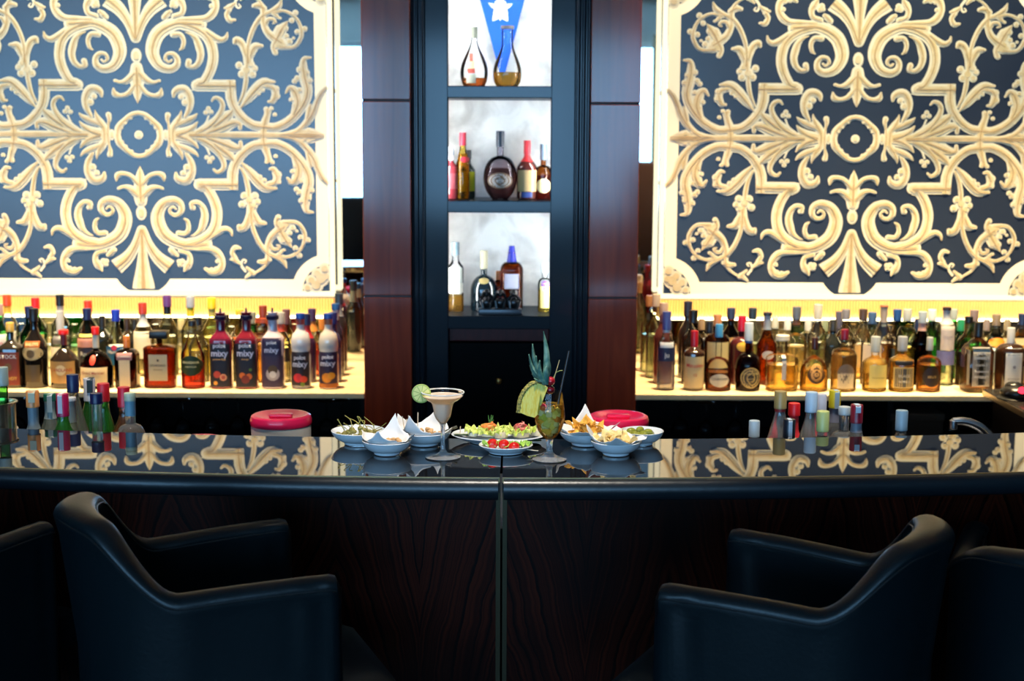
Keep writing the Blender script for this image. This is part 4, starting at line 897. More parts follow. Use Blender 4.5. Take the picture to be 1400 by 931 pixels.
bb(1033.7, 575, 36, 3.8, 's', CLR, None, (.42, .50, .56), 'short bench bottle with silver-blue cap standing alone at left of right group', gR, caplen=.045)
bb(1068.5, 534.6, 38, 3.8, 'slope', CLR, (.9, .92, .9), (.48, .36, .16), 'clear bench bottle with ridged gold cap and sloping shoulders', gR, caplen=.048, zs=.55, zn=.82, neck=(.008, (.45, .05, .05)))
bb(1087.7, 551, 34, 3.88, 's', O(.6, .03, .04), None, (.75, .03, .04), 'bench bottle with bright red cap and red neck', gR, caplen=.035, zn=.75)
bb(1081.7, 573, 34, 3.72, 's', CLR, (.3, .6, .5), (.02, .03, .05), 'small bench bottle with black cap and white paper strip in front of the red cap', gR, caplen=.05, capr=.0165)
bb(1111, 536, 40, 3.8, 'slope', CLR, (.92, .94, .92), (.55, .68, .80), 'clear bench bottle with tall pale blue cap and wide sloping shoulders', gR, caplen=.055, zs=.52, zn=.80)
bb(1123.7, 538.5, 34, 3.88, 's', CLR, (.9, .9, .9), (.70, .70, .76), 'bench bottle with plain white cap just behind the pale blue cap', gR, caplen=.05)
bb(1127.7, 562, 38, 3.72, 'round', CLR, (.9, .95, .8), (.60, .66, .30), 'bench bottle with lime-yellow wrapped neck and red-rimmed top', gR, caplen=.055, zs=.6, zn=.76)
bb(1143, 533.7, 36, 3.96, 's', (.9, .9, .9), (.3, .3, .3), (.75, .62, .04), 'bench bottle with yellow cap and pale blue strip, tallest at right', gR, caplen=.05, neck=(.04, (.2, .2, .25)))
bb(1157, 556, 40, 3.8, 'round', CLR, (.92, .94, .92), (.58, .64, .66), 'clear bench bottle with silver cap and rounded shoulders', gR, caplen=.022, zs=.6, zn=.76)
bb(1173.8, 553, 38, 3.72, 's', CLR, (.85, .9, .9), (.35, .03, .06), 'bench bottle with burgundy cap and blue-white paper strip', gR, caplen=.05, capr=.0165, labels=[], neck=(.025, (.30, .30, .34)))
bb(1236, 561, 36, 3.76, 's', CLR, (.8, .85, .9), (.32, .45, .54), 'lone bench bottle with blue-silver cap at right', gR, caplen=.055, capr=.0165)
# paper strips over some caps
def strip(px, top, Y, col, parent_label, wid=.010, ln=.07, dx=0):
    Y += PY(px, 560, Y).x ** 2 / 16.9
    for o in ALL:
        if o['label'].startswith(parent_label):
            zt = PY(px, top, Y).z - BZ; bm = bmesh.new()
            pts = [(-.0, .012, zt + .0008), (0, -.012, zt + .0008), (0, -.0182, zt - .004), (0, -.0182, zt - ln)]
            vs = [[bm.verts.new((x + s * wid / 2 + dx, y, z)) for s in (-1, 1)] for x, y, z in pts]
            for a, b in zip(vs, vs[1:]): bm.faces.new((a[0], a[1], b[1], b[0]))
            link('paper_strip', bm, paint(col, .6), o, smooth=False, autos='raw')
strip(42.5, 534, 3.72, (.62, .60, .45), 'bench bottle with orange-topped', .018, .03, .003)
strip(83.5, 538, 3.715, (.70, .66, .70), 'bright green bench bottle', .012, .052, -.002)
strip(1081.7, 573, 3.72, (.62, .68, .74), 'small bench bottle with black cap', .010, .05)
strip(1143, 533.7, 3.96, (.50, .60, .66), 'bench bottle with yellow cap', .013, .05, .003)
strip(1173.8, 553, 3.72, (.60, .70, .78), 'bench bottle with burgundy', .014, .02)
strip(121, 517, 3.95, (.05, .08, .09), 'green bench bottle with crinkled', .016, .04, .006)
strip(66, 538, 3.8, (.55, .60, .56), 'bench bottle with dark green', .014, .05, .005)
# ================================================================== things behind the bar
def tub(x, y, ztop, zb, label, r=.089):
    t = empty('plastic_tub', (x, y, zb), label, 'container'); H = ztop - zb
    bm = bmesh.new(); lathe(bm, [(r * .90, 0), (r * .93, .01), (r * .97, H - .05), (r * .97, H - .024), (r * .9, H - .022)], 40); link('body', bm, mat('tub_white', (.66, .63, .58), .4), t)
    bm = bmesh.new(); lathe(bm, [(r * .98, H - .030), (r * 1.0, H - .027), (r * 1.0, H - .014), (r * .96, H - .004), (r * .88, H), (r * .80, H - .001), (r * .60, H - .007), (r * .40, H - .009)], 48)
    lid = link('lid', bm, mat('lid_red', (.80, .012, .085), .28, coat=.4), t)
    bm = bmesh.new(); box(bm, (0, 0, H - .004), (r * .75, r * .34, .012), .005); link('grip', bm, mat('lid_red', (.80, .012, .085), .28, coat=.4), lid)
    return t
YT = 4.03
p = PY(384.5, 590, YT); tub(p.x, YT, PY(384, 566, YT - .0).z, BZ, 'white plastic tub with crimson lid behind the bar, left of the food bowls', .0885)
p = PY(845, 590, YT); tub(p.x, YT, PY(845, 567, YT).z, BZ, 'white plastic tub with crimson lid behind the nacho and chip bowls', .0885)
tub(-.90, 4.0, 1.01, BZ, 'white plastic tub with crimson lid seen in the mirror left of the pillar', .088)
# faucet
chrome = mat('chrome', (.85, .86, .88), .22, metal=1)
YFa = 3.86
t = empty('faucet', (PY(1352, 600, YFa).x, YFa, BZ), 'curved chrome faucet behind the right half of the bar', 'faucet')
pts = [PY(x, y, YFa) - Vector(t.location) for x, y in ((1356, 640), (1353, 608), (1346, 590), (1334, 581), (1318, 576), (1302, 576))]
pts[0] = Vector((0, 0, 0)); cc = catmull(pts, 6)
bm = bmesh.new(); tube(bm, cc, [.016 - .006 * i / len(cc) for i in range(len(cc))], 14); sp = link('spout', bm, chrome, t)
e = pts[-1]; bm = bmesh.new(); lathe(bm, [(.009, -.022), (.011, -.020), (.011, .002), (.006, .006)], 16, (e.x + .004, e.y, e.z)); link('nozzle', bm, chrome, t)
bm = bmesh.new(); lathe(bm, [(.032, 0), (.032, .006), (.022, .012), (.018, .03)], 24); link('base', bm, chrome, t)
# ice bucket with a green bottle
YB = 3.80; pb = PY(-5, 560, YB); zt = PY(0, 549, YB).z
t = empty('wine_cooler', (pb.x, YB, BZ), 'polished steel wine cooler behind the bar at the left picture edge', 'bucket'); H = zt - BZ
bm = bmesh.new(); lathe(bm, [(.040, .0), (.045, .004), (.050, H * .7), (.0505, H * .72), (.052, H * .73), (.0505, H * .745), (.051, H - .005), (.056, H - .003), (.056, H), (.050, H + .001), (.048, H - .01), (.044, .01)], 40)
link('bucket', bm, mat('steel', (.72, .66, .48), .22, metal=1), t)
bm = bmesh.new(); R0 = H * .73; tube(bm, [(.053 * math.cos(a * PI / 12), .053 * math.sin(a * PI / 12), R0 + .004) for a in range(24)], .002, 6, True); link('ring', bm, chrome, t)
bottle(2, 502, 30, YB, BZ + .02, 's', .5, .72, GRN, (.05, .5, .05), .5, (.35, .42, .40), 'green bottle cooling in the steel wine cooler at the left picture edge', caplen=.05)
# gadget on side worktop
pg = PZ(1379, 545, .95)
t = empty('card_reader', (pg.x + .02, pg.y, .95), 'small black rounded device with glowing red lamp on the side worktop', 'device')
bm = bmesh.new(); ball(bm, (0, 0, .022), .05, (1, 1.2, .62)); ball(bm, (0, .01, .045), .032, (1, 1, .5)); link('housing', bm, mat('black_plastic', (.01, .01, .01), .25), t)
bm = bmesh.new(); lathe(bm, [(.06, 0), (.062, .004), (.05, .012)], 28); link('foot', bm, mat('black_plastic', (.01, .01, .01), .25), t)
bm = bmesh.new(); ball(bm, (.006, -.055, .040), .014, (1, .7, .9)); link('red_lamp', bm, glow('red_lamp', (1, .03, .06), 3), t)
# upside-down glasses in the counter carcass, brown crate on the right
gm = thin((.9, .9, .9))
def wineglass(px, Y, lab):
    x = PY(px, 580, Y).x; bm = bmesh.new()
    prof = [(.030, 0), (.036, .03), (.035, .055), (.022, .085), (.005, .095), (.004, .15), (.010, .158), (.034, .162), (.034, .165)]
    lathe(bm, prof, 20, caps=False); o = link('wine_glass', bm, gm, smooth=True); o.location = (x, Y, .70); tag(o, lab, 'glass', 'upturned wine glasses on the dark shelf under the back counter')
for k, px in enumerate((25, 62, 215, 250, 290, 325, 447, 468, 930, 965, 1005, 1300)):
    wineglass(px, 5.40 + .02 * (k % 3), 'upturned wine glass on the dark shelf under the back counter')
t = empty('crate', (PY(1246, 580, 5.42).x, 5.42, .70), 'dark brown box on the dark shelf under the right back counter', 'box')
bm = bmesh.new(); boxb(bm, (-.10, -.08, 0), (.10, .08, .13), .004); link('body', bm, mat('brown_card', (.05, .025, .012), .7), t, smooth=False)
bm = bmesh.new(); boxb(bm, (-.104, -.084, .105), (.104, .084, .135), .004); link('lid', bm, mat('brown_card', (.06, .03, .015), .7), t, smooth=False)

# ================================================================== food and drinks on the bar
porc = mat('white_porcelain', (.80, .82, .84), .12, coat=.5)
def atbar(px, py): p = PZ(px, py, BT); return (p.x, p.y)
def mpp(p): return fwd(p[1], BT) / F
def bowl(px, py, w, label, h=.034, name='bowl'):
    c = atbar(px, py); R = w * mpp(c) / 2
    t = empty(name, (c[0], c[1], BT + .0016), label, 'bowl', 'white snack bowls on the bar top')
    bm = bmesh.new()
    lathe(bm, [(R * .42, .002), (R * .50, 0), (R * .52, .001), (R * .53, .006), (R * .68, .009), (R * .82, .015), (R * .92, h * .66), (R * .98, h - .004), (R, h), (R * .98, h + .001), (R * .93, h - .003), (R * .82, h * .62), (R * .6, .012), (R * .2, .009)], 56)
    link('dish', bm, porc, t); return t, R, h
paperm = mat('paper_napkin', (.82, .80, .78), .8, sss=.0)
def napkin(t, R, h, seed, hs, label, rot=.3, spread=1.0, out=.30):
    """square napkin pressed into the bowl, its four corners standing up"""
    rnd = random.Random(seed); bm = bmesh.new(); n = 36; g = []
    for j in range(n + 1):
        row = []
        for i in range(n + 1):
            u, v = -1 + 2 * i / n, -1 + 2 * j / n
            l = math.hypot(u, v); a = math.atan2(v, u)
            cr = max(0, (abs(u) + abs(v)) - 1.0)      # 0..1 towards a corner
            ci = int(((a + PI) / (PI / 2))) % 4
            rr = min(l, 1.0) * R * .93
            z = .0125 + (h - .010) * min(1, l / .95) ** 2.6
            if l > .95:
                e = l - .95
                rr += R * e * out * spread * (1.6 if hs[ci] < .02 else 1); 
                z += hs[ci] * 1.1 * (e / .46)
            z += .0035 * noise.noise(Vector((u * 3 + seed, v * 3, 0))) * min(1, l * 1.4) + .004 * math.sin(a * 7 + seed) * max(0, l - .6)
            rr *= 1 + .05 * math.sin(a * 9 + seed) * max(0, l - .5)
            row.append(bm.verts.new((rr * math.cos(a + rot), rr * math.sin(a + rot), z + .001)))
        g.append(row)
    for a, b in zip(g, g[1:]):
        for i in range(n): bm.faces.new((a[i], a[i + 1], b[i + 1], b[i]))
    o = link('paper_napkin', bm, paperm, smooth=True); o.location = t.location
    md = o.modifiers.new('th', 'SOLIDIFY'); md.thickness = .0006; md.offset = 1
    tag(o, label, 'napkin', 'white paper napkins lining the snack bowls'); return o
# bowl of caperberries
tA, RA, hA = bowl(490, 607, 74, 'white bowl of stalked caperberries, leftmost bowl on the bar', .034)
grn_stem = mat('caper_stem', (.34, .28, .06), .6); cap_m = mat('caperberry', (.26, .22, .05), .45, bump=(200, .5))
rnd = random.Random(3)
for k in range(24):
    a = rnd.random() * 6.28; r = RA * .74 * rnd.random() ** .5; z = .018 + .022 * (1 - r / RA)
    o = empty('caperberry', (tA.location.x + r * math.cos(a), tA.location.y + r * math.sin(a), BT + z + .002), 'olive-green stalked caperberry in the leftmost white bowl', 'caperberry', 'caperberries in the leftmost bowl')
    bm = bmesh.new(); ball(bm, (0, 0, 0), .0065, (1.25, 1, .9), 8); link('berry', bm, cap_m, o)
    if k % 2 == 0:
        b = rnd.random() * 6.28; l = rnd.uniform(.020, .036); bm = bmesh.new()
        tube(bm, catmull([(0, 0, 0), (.35 * l * math.cos(b), .35 * l * math.sin(b), l * .45), (.9 * l * math.cos(b), .6 * l * math.sin(b), l * .7), (1.2 * l * math.cos(b + .3), .9 * l * math.sin(b), l * (.5 + .5 * rnd.random()))], 4), .0010, 6); link('stalk', bm, grn_stem, o)
for (x, y, x2, y2) in ((472, 592, 462, 574), (494, 590, 489, 570), (505, 590, 491, 570.5), (508, 592, 511, 581)):
    Yb = tA.location.y; a = PY(x, y, Yb); b = PY(x2, y2, Yb); mid = (a + b) / 2 + Vector((.003, 0, -.003))
    o = empty('caperberry', a, 'long-stalked caperberry sticking up from the leftmost white bowl', 'caperberry', 'long caperberry stalks in the leftmost bowl')
    bm = bmesh.new(); ball(bm, (0, 0, 0), .006, (1.2, 1, 1), 8); link('berry', bm, cap_m, o)
    bm = bmesh.new(); tube(bm, catmull([(0, 0, 0), mid - a, b - a], 6), [.0012] * 10 + [.0012, .0014, .0022], 6) if False else tube(bm, catmull([(0, 0, 0), mid - a, b - a], 6), .0011, 6); ball(bm, b - a, .0022, seg=8); link('stalk', bm, grn_stem, o)
# two napkin bowls left
tB, RB, hB = bowl(529, 621, 68, 'white bowl with folded napkin corners, nearest of the left bowls', .034)
napkin(tB, RB, hB, 1, (.030, .012, .045, .020), 'white napkin with tall left points in the nearest left bowl', rot=.55)
tC, RC, hC = bowl(580, 608, 74, 'white bowl with napkin and cocktail sticks behind the nearest left bowl', .034)
napkin(tC, RC, hC, 5, (.042, .010, .050, .030), 'white napkin with high point in the bowl behind the margarita glass', rot=.35)
bread = mat('nut_tan', (.62, .38, .18), .7, bump=(150, .5))
def nuts(t, R, n, seed, label, grp, zz=.026, mm=bread, sz=.006, nm='peanut', sc_=(1.4, 1, .9), rf=.6):
    r_ = random.Random(seed)
    for k in range(n):
        a = r_.random() * 6.28; r = R * rf * r_.random() ** .5
        bm = bmesh.new(); ball(bm, (0, 0, 0), sz, sc_, 8, amp=.12, seed=k); o = link(nm, bm, mm); o.location = (t.location.x + r * math.cos(a), t.location.y + r * math.sin(a), BT + zz + .006 * (1 - r / R) + .003 * r_.random()); o.rotation_euler = (r_.random(), r_.random(), r_.random() * 6)
        tag(o, label, nm.replace('_', ' '), grp)
nuts(tB, RB, 16, 1, 'tan nut lying on the napkin in the nearest left bowl', 'nuts in the nearest left bowl')
nuts(tC, RC, 18, 2, 'tan nut lying on the napkin in the bowl behind the margarita glass', 'nuts in the bowl behind the margarita glass', .028)
for (x, y, x2, y2) in ((553.5, 584, 550, 569), (560, 584, 558.5, 568), (557, 585, 556, 573), (571, 582, 571.5, 564)):
    Yb = tC.location.y + .01; a = PY(x, y, Yb) + Vector((0, 0, -.012)); b = PY(x2, y2, Yb); bm = bmesh.new(); tube(bm, [a, b], .0013, 6)
    tag(link('cocktail_stick', bm, mat('stick_wood', (.70, .58, .42), .6)), 'pale cocktail stick standing in the napkin-lined bowl left of the margarita', 'stick', 'cocktail sticks in the left rear bowl')
# spoon
t = empty('spoon', PY(603, 592, tC.location.y), 'steel spoon whose handle points right from the napkin bowl beside the margarita', 'spoon')
o0 = Vector(t.location); bm = bmesh.new()
pts = [PY(x, y, tC.location.y) - o0 for x, y in ((590, 594), (605, 590.5), (615, 587), (625, 583))]
cc = catmull(pts, 5); tube(bm, cc, [.0016 + .0020 * i / len(cc) for i in range(len(cc))], 8); link('handle', bm, mat('steel_spoon', (.55, .48, .35), .2, metal=1), t)
bm = bmesh.new(); ball(bm, pts[0] + Vector((-.016, 0, -.004)), .017, (1.2, .8, .25)); link('spoon_bowl', bm, mat('steel_spoon', (.55, .48, .35), .2, metal=1), t)
# margarita
glassm = mat('clear_glass', (1, 1, 1), .03, trans=.84, ior=1.42)
def glass(px, py, label, name):
    c = atbar(px, py); return empty(name, (c[0], c[1], BT + .0016), label, 'cocktail'), c
tM, cM = glass(605.5, 625.5, 'margarita glass of cloudy pale cocktail with salted rim and lime wheel', 'margarita_glass')
k = mpp(cM)
def zoff(py, c): return PY(605, py, c[1]).z - BT
Hm = zoff(537, cM); Rm = 28.5 * k
zb_, zc_, zd_ = zoff(580, cM), zoff(558, cM), zoff(548, cM)
foot = [(.001, .0), (24 * k, .0), (24.2 * k, .0015), (20 * k, .004), (9 * k, .009), (4.2 * k, .014)]
bm = bmesh.new(); lathe(bm, [(24 * k, .0), (24.2 * k, .0015), (20 * k, .0035), (9 * k, .007), (4.4 * k, .013), (3.0 * k, .022), (2.6 * k, .05), (3.4 * k, zb_ - .004), (4.5 * k, zb_)], 40); link('stem_and_foot', bm, glassm, tM)
outer = [(2.5 * k, zb_), (5.5 * k, zb_ + .003), (11 * k, zoff(570, cM)), (13.8 * k, zc_), (16 * k, zd_ - .006), (22 * k, zd_ + .001), (27.2 * k, zd_ + .009), (28.5 * k, zoff(541, cM)), (28.8 * k, Hm)]
oc = [(p.x, p.y) for p in catmull([(r, z) for r, z in outer], 5)]
bm = bmesh.new(); lathe(bm, oc, 48, caps=False); link('bowl', bm, thin((.98, .985, .98)), tM)
zl = Hm - .0095
lp = [(max(.001, r - .0012), z + .0012) for r, z in oc if z < zl]; lp.append((lp[-1][0], zl))
mb = bpy.data.materials.new('cloudy_margarita'); nt, N, L = nodes(mb); b = N['Principled BSDF']; b.inputs['Base Color'].default_value = (1, .86, .70, 1); b.inputs['Roughness'].default_value = .2
tr = N.new('ShaderNodeBsdfTranslucent'); tr.inputs[0].default_value = (1, .84, .64, 1); mx_ = N.new('ShaderNodeMixShader'); mx_.inputs[0].default_value = .35
L.new(b.outputs[0], mx_.inputs[1]); L.new(tr.outputs[0], mx_.inputs[2]); L.new(mx_.outputs[0], N['Material Output'].inputs[0])
bm = bmesh.new(); lathe(bm, lp, 48); link('drink', bm, mb, tM)
bm = bmesh.new(); rr_ = random.Random(4)
tube(bm, [(28.8 * k * math.cos(a * PI / 32), 28.8 * k * math.sin(a * PI / 32), Hm) for a in range(64)], [.0013 + .0006 * rr_.random() for _ in range(64)], 6, True)
link('salt_rim', bm, mat('salt', (.85, .84, .82), .8, bump=(900, 1)), tM)
def lime_wheel(t, c, R, tilt):
    mt = Matrix.Translation(c) @ tilt
    bm = bmesh.new(); lathe(bm, [(R * .93, -.0022), (R, -.0018), (R, .0018), (R * .93, .0022)], 40); bm.transform(mt @ Matrix.Rotation(PI / 2, 4, 'X')); w = link('lime_wheel', bm, mat('lime_peel', (.45, .55, .12), .4), t)
    bm = bmesh.new()
    for s in (1, -1):
        for q_ in range(9):
            a0 = q_ * 2 * PI / 9 + .05; a1 = (q_ + 1) * 2 * PI / 9 - .05; P = [(0.10 * R * math.cos((a0 + a1) / 2), .10 * R * math.sin((a0 + a1) / 2))] + [(R * .86 * math.cos(a0 + (a1 - a0) * j / 5), R * .86 * math.sin(a0 + (a1 - a0) * j / 5)) for j in range(6)]
            bm.faces.new([bm.verts.new((x, s * .0026, y)) for x, y in P])
    bm.transform(mt); link('lime_flesh', bm, mat('lime_flesh', (.86, .86, .32), .25, coat=.5), w, smooth=False)
lime_wheel(tM, PY(576, 538, cM[1] - .004) - Vector(tM.location), 13 * k, Matrix.Rotation(.15, 4, 'Z'))
# fruit cocktail
tF, cF = glass(751, 628.5, 'stemmed cocktail glass packed with fruit, with pineapple leaves, cherries and black straw', 'fruit_cocktail'); k = mpp(cF)
bm = bmesh.new(); lathe(bm, [(23.5 * k, .0), (23.7 * k, .0015), (19 * k, .004), (9 * k, .010), (5 * k, .017), (4 * k, .026), (4.6 * k, zoff(606, cF)), (6 * k, zoff(600, cF))], 40); link('stem_and_foot', bm, glassm, tF)
out2 = [(2 * k, zoff(601, cF)), (7 * k, zoff(599, cF)), (15 * k, zoff(590, cF)), (20 * k, zoff(575, cF)), (20.3 * k, zoff(562, cF)), (18.5 * k, zoff(548, cF)), (17.2 * k, zoff(536, cF))]
oc = [(p.x, p.y) for p in catmull(out2, 5)]
bm = bmesh.new(); lathe(bm, oc, 44, caps=False); link('bowl', bm, thin((.98, .985, .98)), tF)
zl = zoff(553, cF); lp = [(max(.001, r - .0011), z + .0011) for r, z in oc if z < zl]; lp.append((lp[-1][0], zl))
bm = bmesh.new(); lathe(bm, lp, 44); 
md_ = bpy.data.materials.new('fruit_punch'); nt, N, L = nodes(md_); b = N['Principled BSDF']; b.inputs['Base Color'].default_value = (1, .56, .07, 1); b.inputs['Roughness'].default_value = .1
tp = N.new('ShaderNodeBsdfTransparent'); tp.inputs[0].default_value = (1, .90, .62, 1); mx_ = N.new('ShaderNodeMixShader'); mx_.inputs[0].default_value = .20
L.new(tp.outputs[0], mx_.inputs[1]); L.new(b.outputs[0], mx_.inputs[2]); L.new(mx_.outputs[0], N['Material Output'].inputs[0]); link('drink', bm, md_, tF)
FR = [(738, 590, .009, (.85, .50, .08), 'orange_piece'), (765, 563, .010, (.80, .66, .20), 'pear_piece'), (747, 580, .012, (.62, .66, .30), 'apple_piece'), (756, 583, .010, (.85, .66, .22), 'melon_piece'), (741, 557, .0085, (.70, .03, .04), 'cherry'), (755, 559, .010, (.85, .40, .05), 'orange_piece'), (760, 566, .0125, (.72, .62, .25), 'banana_slice'), (742, 571, .011, (.52, .66, .16), 'kiwi_piece'), (752, 575, .011, (.80, .66, .30), 'apple_piece'), (768, 574, .010, (.80, .20, .04), 'melon_piece'), (742, 583, .011, (.70, .72, .60), 'ice_cube'), (748, 592, .010, (.80, .42, .06), 'orange_piece'), (760, 588, .011, (.70, .64, .42), 'pear_piece'), (738, 565, .010, (.62, .68, .66), 'ice_cube'), (764, 581, .009, (.66, .60, .34), 'apple_piece'), (735, 578, .008, (.75, .35, .06), 'orange_piece'), (750, 566, .010, (.68, .70, .64), 'ice_cube'), (755, 597, .008, (.62, .50, .2), 'pear_piece')]
rnd = random.Random(9)
for i, (x, y, r, c, nm) in enumerate(FR):
    p = PY(x, y, cF[1] + rnd.uniform(-.024, -.010)) - Vector(tF.location)
    rz_ = min([rr_ for rr_, zz_ in oc if abs(zz_ - p.z) < .008] or [.03]) - r * .95 - .002; hl_ = math.hypot(p.x, p.y)
    if hl_ > rz_: p.x *= max(.002, rz_) / hl_; p.y *= max(.002, rz_) / hl_
    bm = bmesh.new()
    if nm == 'cherry': ball(bm, p, r)
    elif nm == 'banana_slice': lathe(bm, [(r * .9, -.003), (r, -.002), (r, .002), (r * .9, .003)], 20); bm.transform(Matrix.Translation(p) @ Matrix.Rotation(1.3, 4, 'X'))
    else: box(bm, p, (r * 1.5, r * 1.4, r * 1.4), .002, Matrix.Rotation(rnd.random() * 3, 4, (rnd.random(), rnd.random(), 1)))
    link(nm, bm, mat('fruit', tuple(min(1, v * 1.25) for v in c), .3, coat=.3), tF, smooth=(nm == 'cherry'))
# straw
bm = bmesh.new(); a, b = PY(756, 586, cF[1]) - Vector(tF.location), PY(778, 480, cF[1] + .02) - Vector(tF.location); tube(bm, [a, b], .0028, 10); link('straw', bm, mat('black_straw', (.012, .012, .014), .3), tF)
# cherries on a pick resting on the rim
for i, (x, y, r) in enumerate(((753, 521, .0105), (752.5, 533, .0105))):
    bm = bmesh.new(); ball(bm, PY(x, y, cF[1] - .012) - Vector(tF.location), r); link('cherry', bm, mat('cherry_red', (.40, .01, .02) if i == 0 else (.12, .005, .012), .12, coat=.6), tF)
bm = bmesh.new(); tube(bm, [PY(751, 540, cF[1] - .012) - Vector(tF.location), PY(765, 492, cF[1] - .012) - Vector(tF.location)], .0010, 6); link('cocktail_pick', bm, mat('stick_wood', (.70, .50, .22), .6), tF)
bm = bmesh.new(); tube(bm, catmull([PY(x, y, cF[1] - .012) - Vector(tF.location) for x, y in ((756, 518), (760, 510), (765, 507), (769, 506.5))], 5), .0009, 6); link('cherry_stalk', bm, mat('stalk_green', (.30, .32, .08), .5), tF)
# pineapple slice and leaves
P_ = [(735, 524), (742, 526), (749, 530), (742, 548), (736, 566), (731, 571), (721, 568.5), (711, 564), (713, 548), (717, 538), (722, 531), (728, 526)]
off = Vector(tF.location)
bm = bmesh.new(); front = [PY(x, y, cF[1] - .020) - off for x, y in P_]; back_ = [v + Vector((0, .012, 0)) for v in front]
vf = [bm.verts.new(v) for v in front]; vb = [bm.verts.new(v) for v in back_]
bm.faces.new(vf); bm.faces.new(vb[::-1]); n = len(vf)
for i in range(n): bm.faces.new((vf[i], vf[(i + 1) % n], vb[(i + 1) % n], vb[i]))
pm = bpy.data.materials.new('pineapple_flesh'); nt, N, L = nodes(pm); b = N['Principled BSDF']; tc = N.new('ShaderNodeTexCoord'); mp = N.new('ShaderNodeMapping'); mp.inputs['Scale'].default_value = (260, 60, 60); mp.inputs['Rotation'].default_value = (0, .35, 0)
L.new(tc.outputs['Object'], mp.inputs[0]); nn = N.new('ShaderNodeTexNoise'); nn.inputs['Scale'].default_value = 1; L.new(mp.outputs[0], nn.inputs['Vector']); r = N.new('ShaderNodeValToRGB')
r.color_ramp.elements[0].position = .35; r.color_ramp.elements[0].color = (.95, .66, .05, 1); r.color_ramp.elements[1].position = .6; r.color_ramp.elements[1].color = (1, .84, .17, 1); L.new(nn.outputs['Fac'], r.inputs['Fac']); L.new(r.outputs['Color'], b.inputs['Base Color']); b.inputs['Roughness'].default_value = .3
sl = link('pineapple_slice', bm, pm, tF, smooth=False)
bm = bmesh.new(); edge = [PY(x, y, cF[1] - .0145) - off for x, y in ((735, 523), (727, 525), (720.5, 531), (715.5, 538), (711.5, 548), (709.5, 564))]
cc = catmull(edge, 5); tube(bm, cc, [.0058 + .0016 * abs(math.sin(i * 1.3)) for i in range(len(cc))], 8); link('pineapple_rind', bm, mat('rind', (.10, .11, .03), .6, ramp=(240, (.55, .42, .08), 3)), tF)
leafm = mat('pineapple_leaf', (.06, .19, .15), .45, ramp=(60, (.22, .38, .28), 3))
bm = bmesh.new()
def leaf(bm, base, tip, w, bend, th=.0012, dy=0):
    b0 = PY(*base, cF[1] - .012 + dy) - off; t0 = PY(*tip, cF[1] - .012 + dy * 2.2) - off
    d = t0 - b0; side = Vector((-d.z, 0, d.x)).normalized(); Lc = []
    for j in range(11):
        t_ = j / 10; c = b0 + d * t_ + side * bend * k * math.sin(PI * t_); hw = w * k * .44 * (math.sin(PI * min(1, .28 + .72 * t_)) ** .8)
        Lc.append([bm.verts.new(c + side * s * hw + Vector((0, -.0018 * (1 - abs(s)) - .0, 0))) for s in (-1, 0, 1)])
    for a, b in zip(Lc, Lc[1:]):
        for q_ in range(2): bm.faces.new((a[q_], a[q_ + 1], b[q_ + 1], b[q_]))
for args in (((745, 522), (743, 453), 10, -3.5, .0012, 0), ((743, 520), (728, 470), 6.5, 4, .0012, -.003), ((742, 520), (723, 484), 4.5, 4, .0012, -.005), ((741, 520), (724, 499), 4, 3, .0012, -.004), ((740, 521), (727, 511), 3.5, 1.5, .0012, .002), ((745, 522), (750, 488), 7, -3, .0012, .003), ((743, 520), (733, 486), 6, 3.5, .0012, -.006), ((745, 526), (747, 500), 11, 0, .0012, -.007), ((741, 522), (730, 517), 4, 1, .0012, -.006), ((743, 522), (734, 503), 5, 2, .0012, -.008), ((744, 524), (738, 492), 7, 3, .0012, -.009)): leaf(bm, *args)
o = link('pineapple_leaves', bm, leafm, tF); md = o.modifiers.new('th', 'SOLIDIFY'); md.thickness = .0012
# plates
def plate(px, py, w, label, oval=1.0):
    c = atbar(px, py); R = w * mpp(c) / 2
    t = empty('plate', (c[0], c[1], BT + .0016), label, 'plate', 'white plates of bites at the centre of the bar')
    bm = bmesh.new(); lathe(bm, [(R * .55, .001), (R * .62, 0), (R * .64, .003), (R * .80, .008), (R * .97, .017), (R, .019), (R * .985, .0205), (R * .80, .012), (R * .62, .007), (R * .1, .006)], 64)
    for v in bm.verts: v.co.y *= oval
    link('dish', bm, porc, t, ); return t, R
tP, RP_ = plate(682, 604, 130, 'large white plate of salmon and ham canapes on lettuce, behind the small plate', .72)
tQ, RQ = plate(691.5, 619, 74, 'small white plate with three cherry tomatoes on frilly lettuce', .85)
lett = mat('lettuce', (.22, .46, .04), .5, ramp=(70, (.55, .74, .14), 4)); lett2 = mat('pale_lettuce', (.46, .56, .06), .5, ramp=(60, (.80, .80, .24), 4))
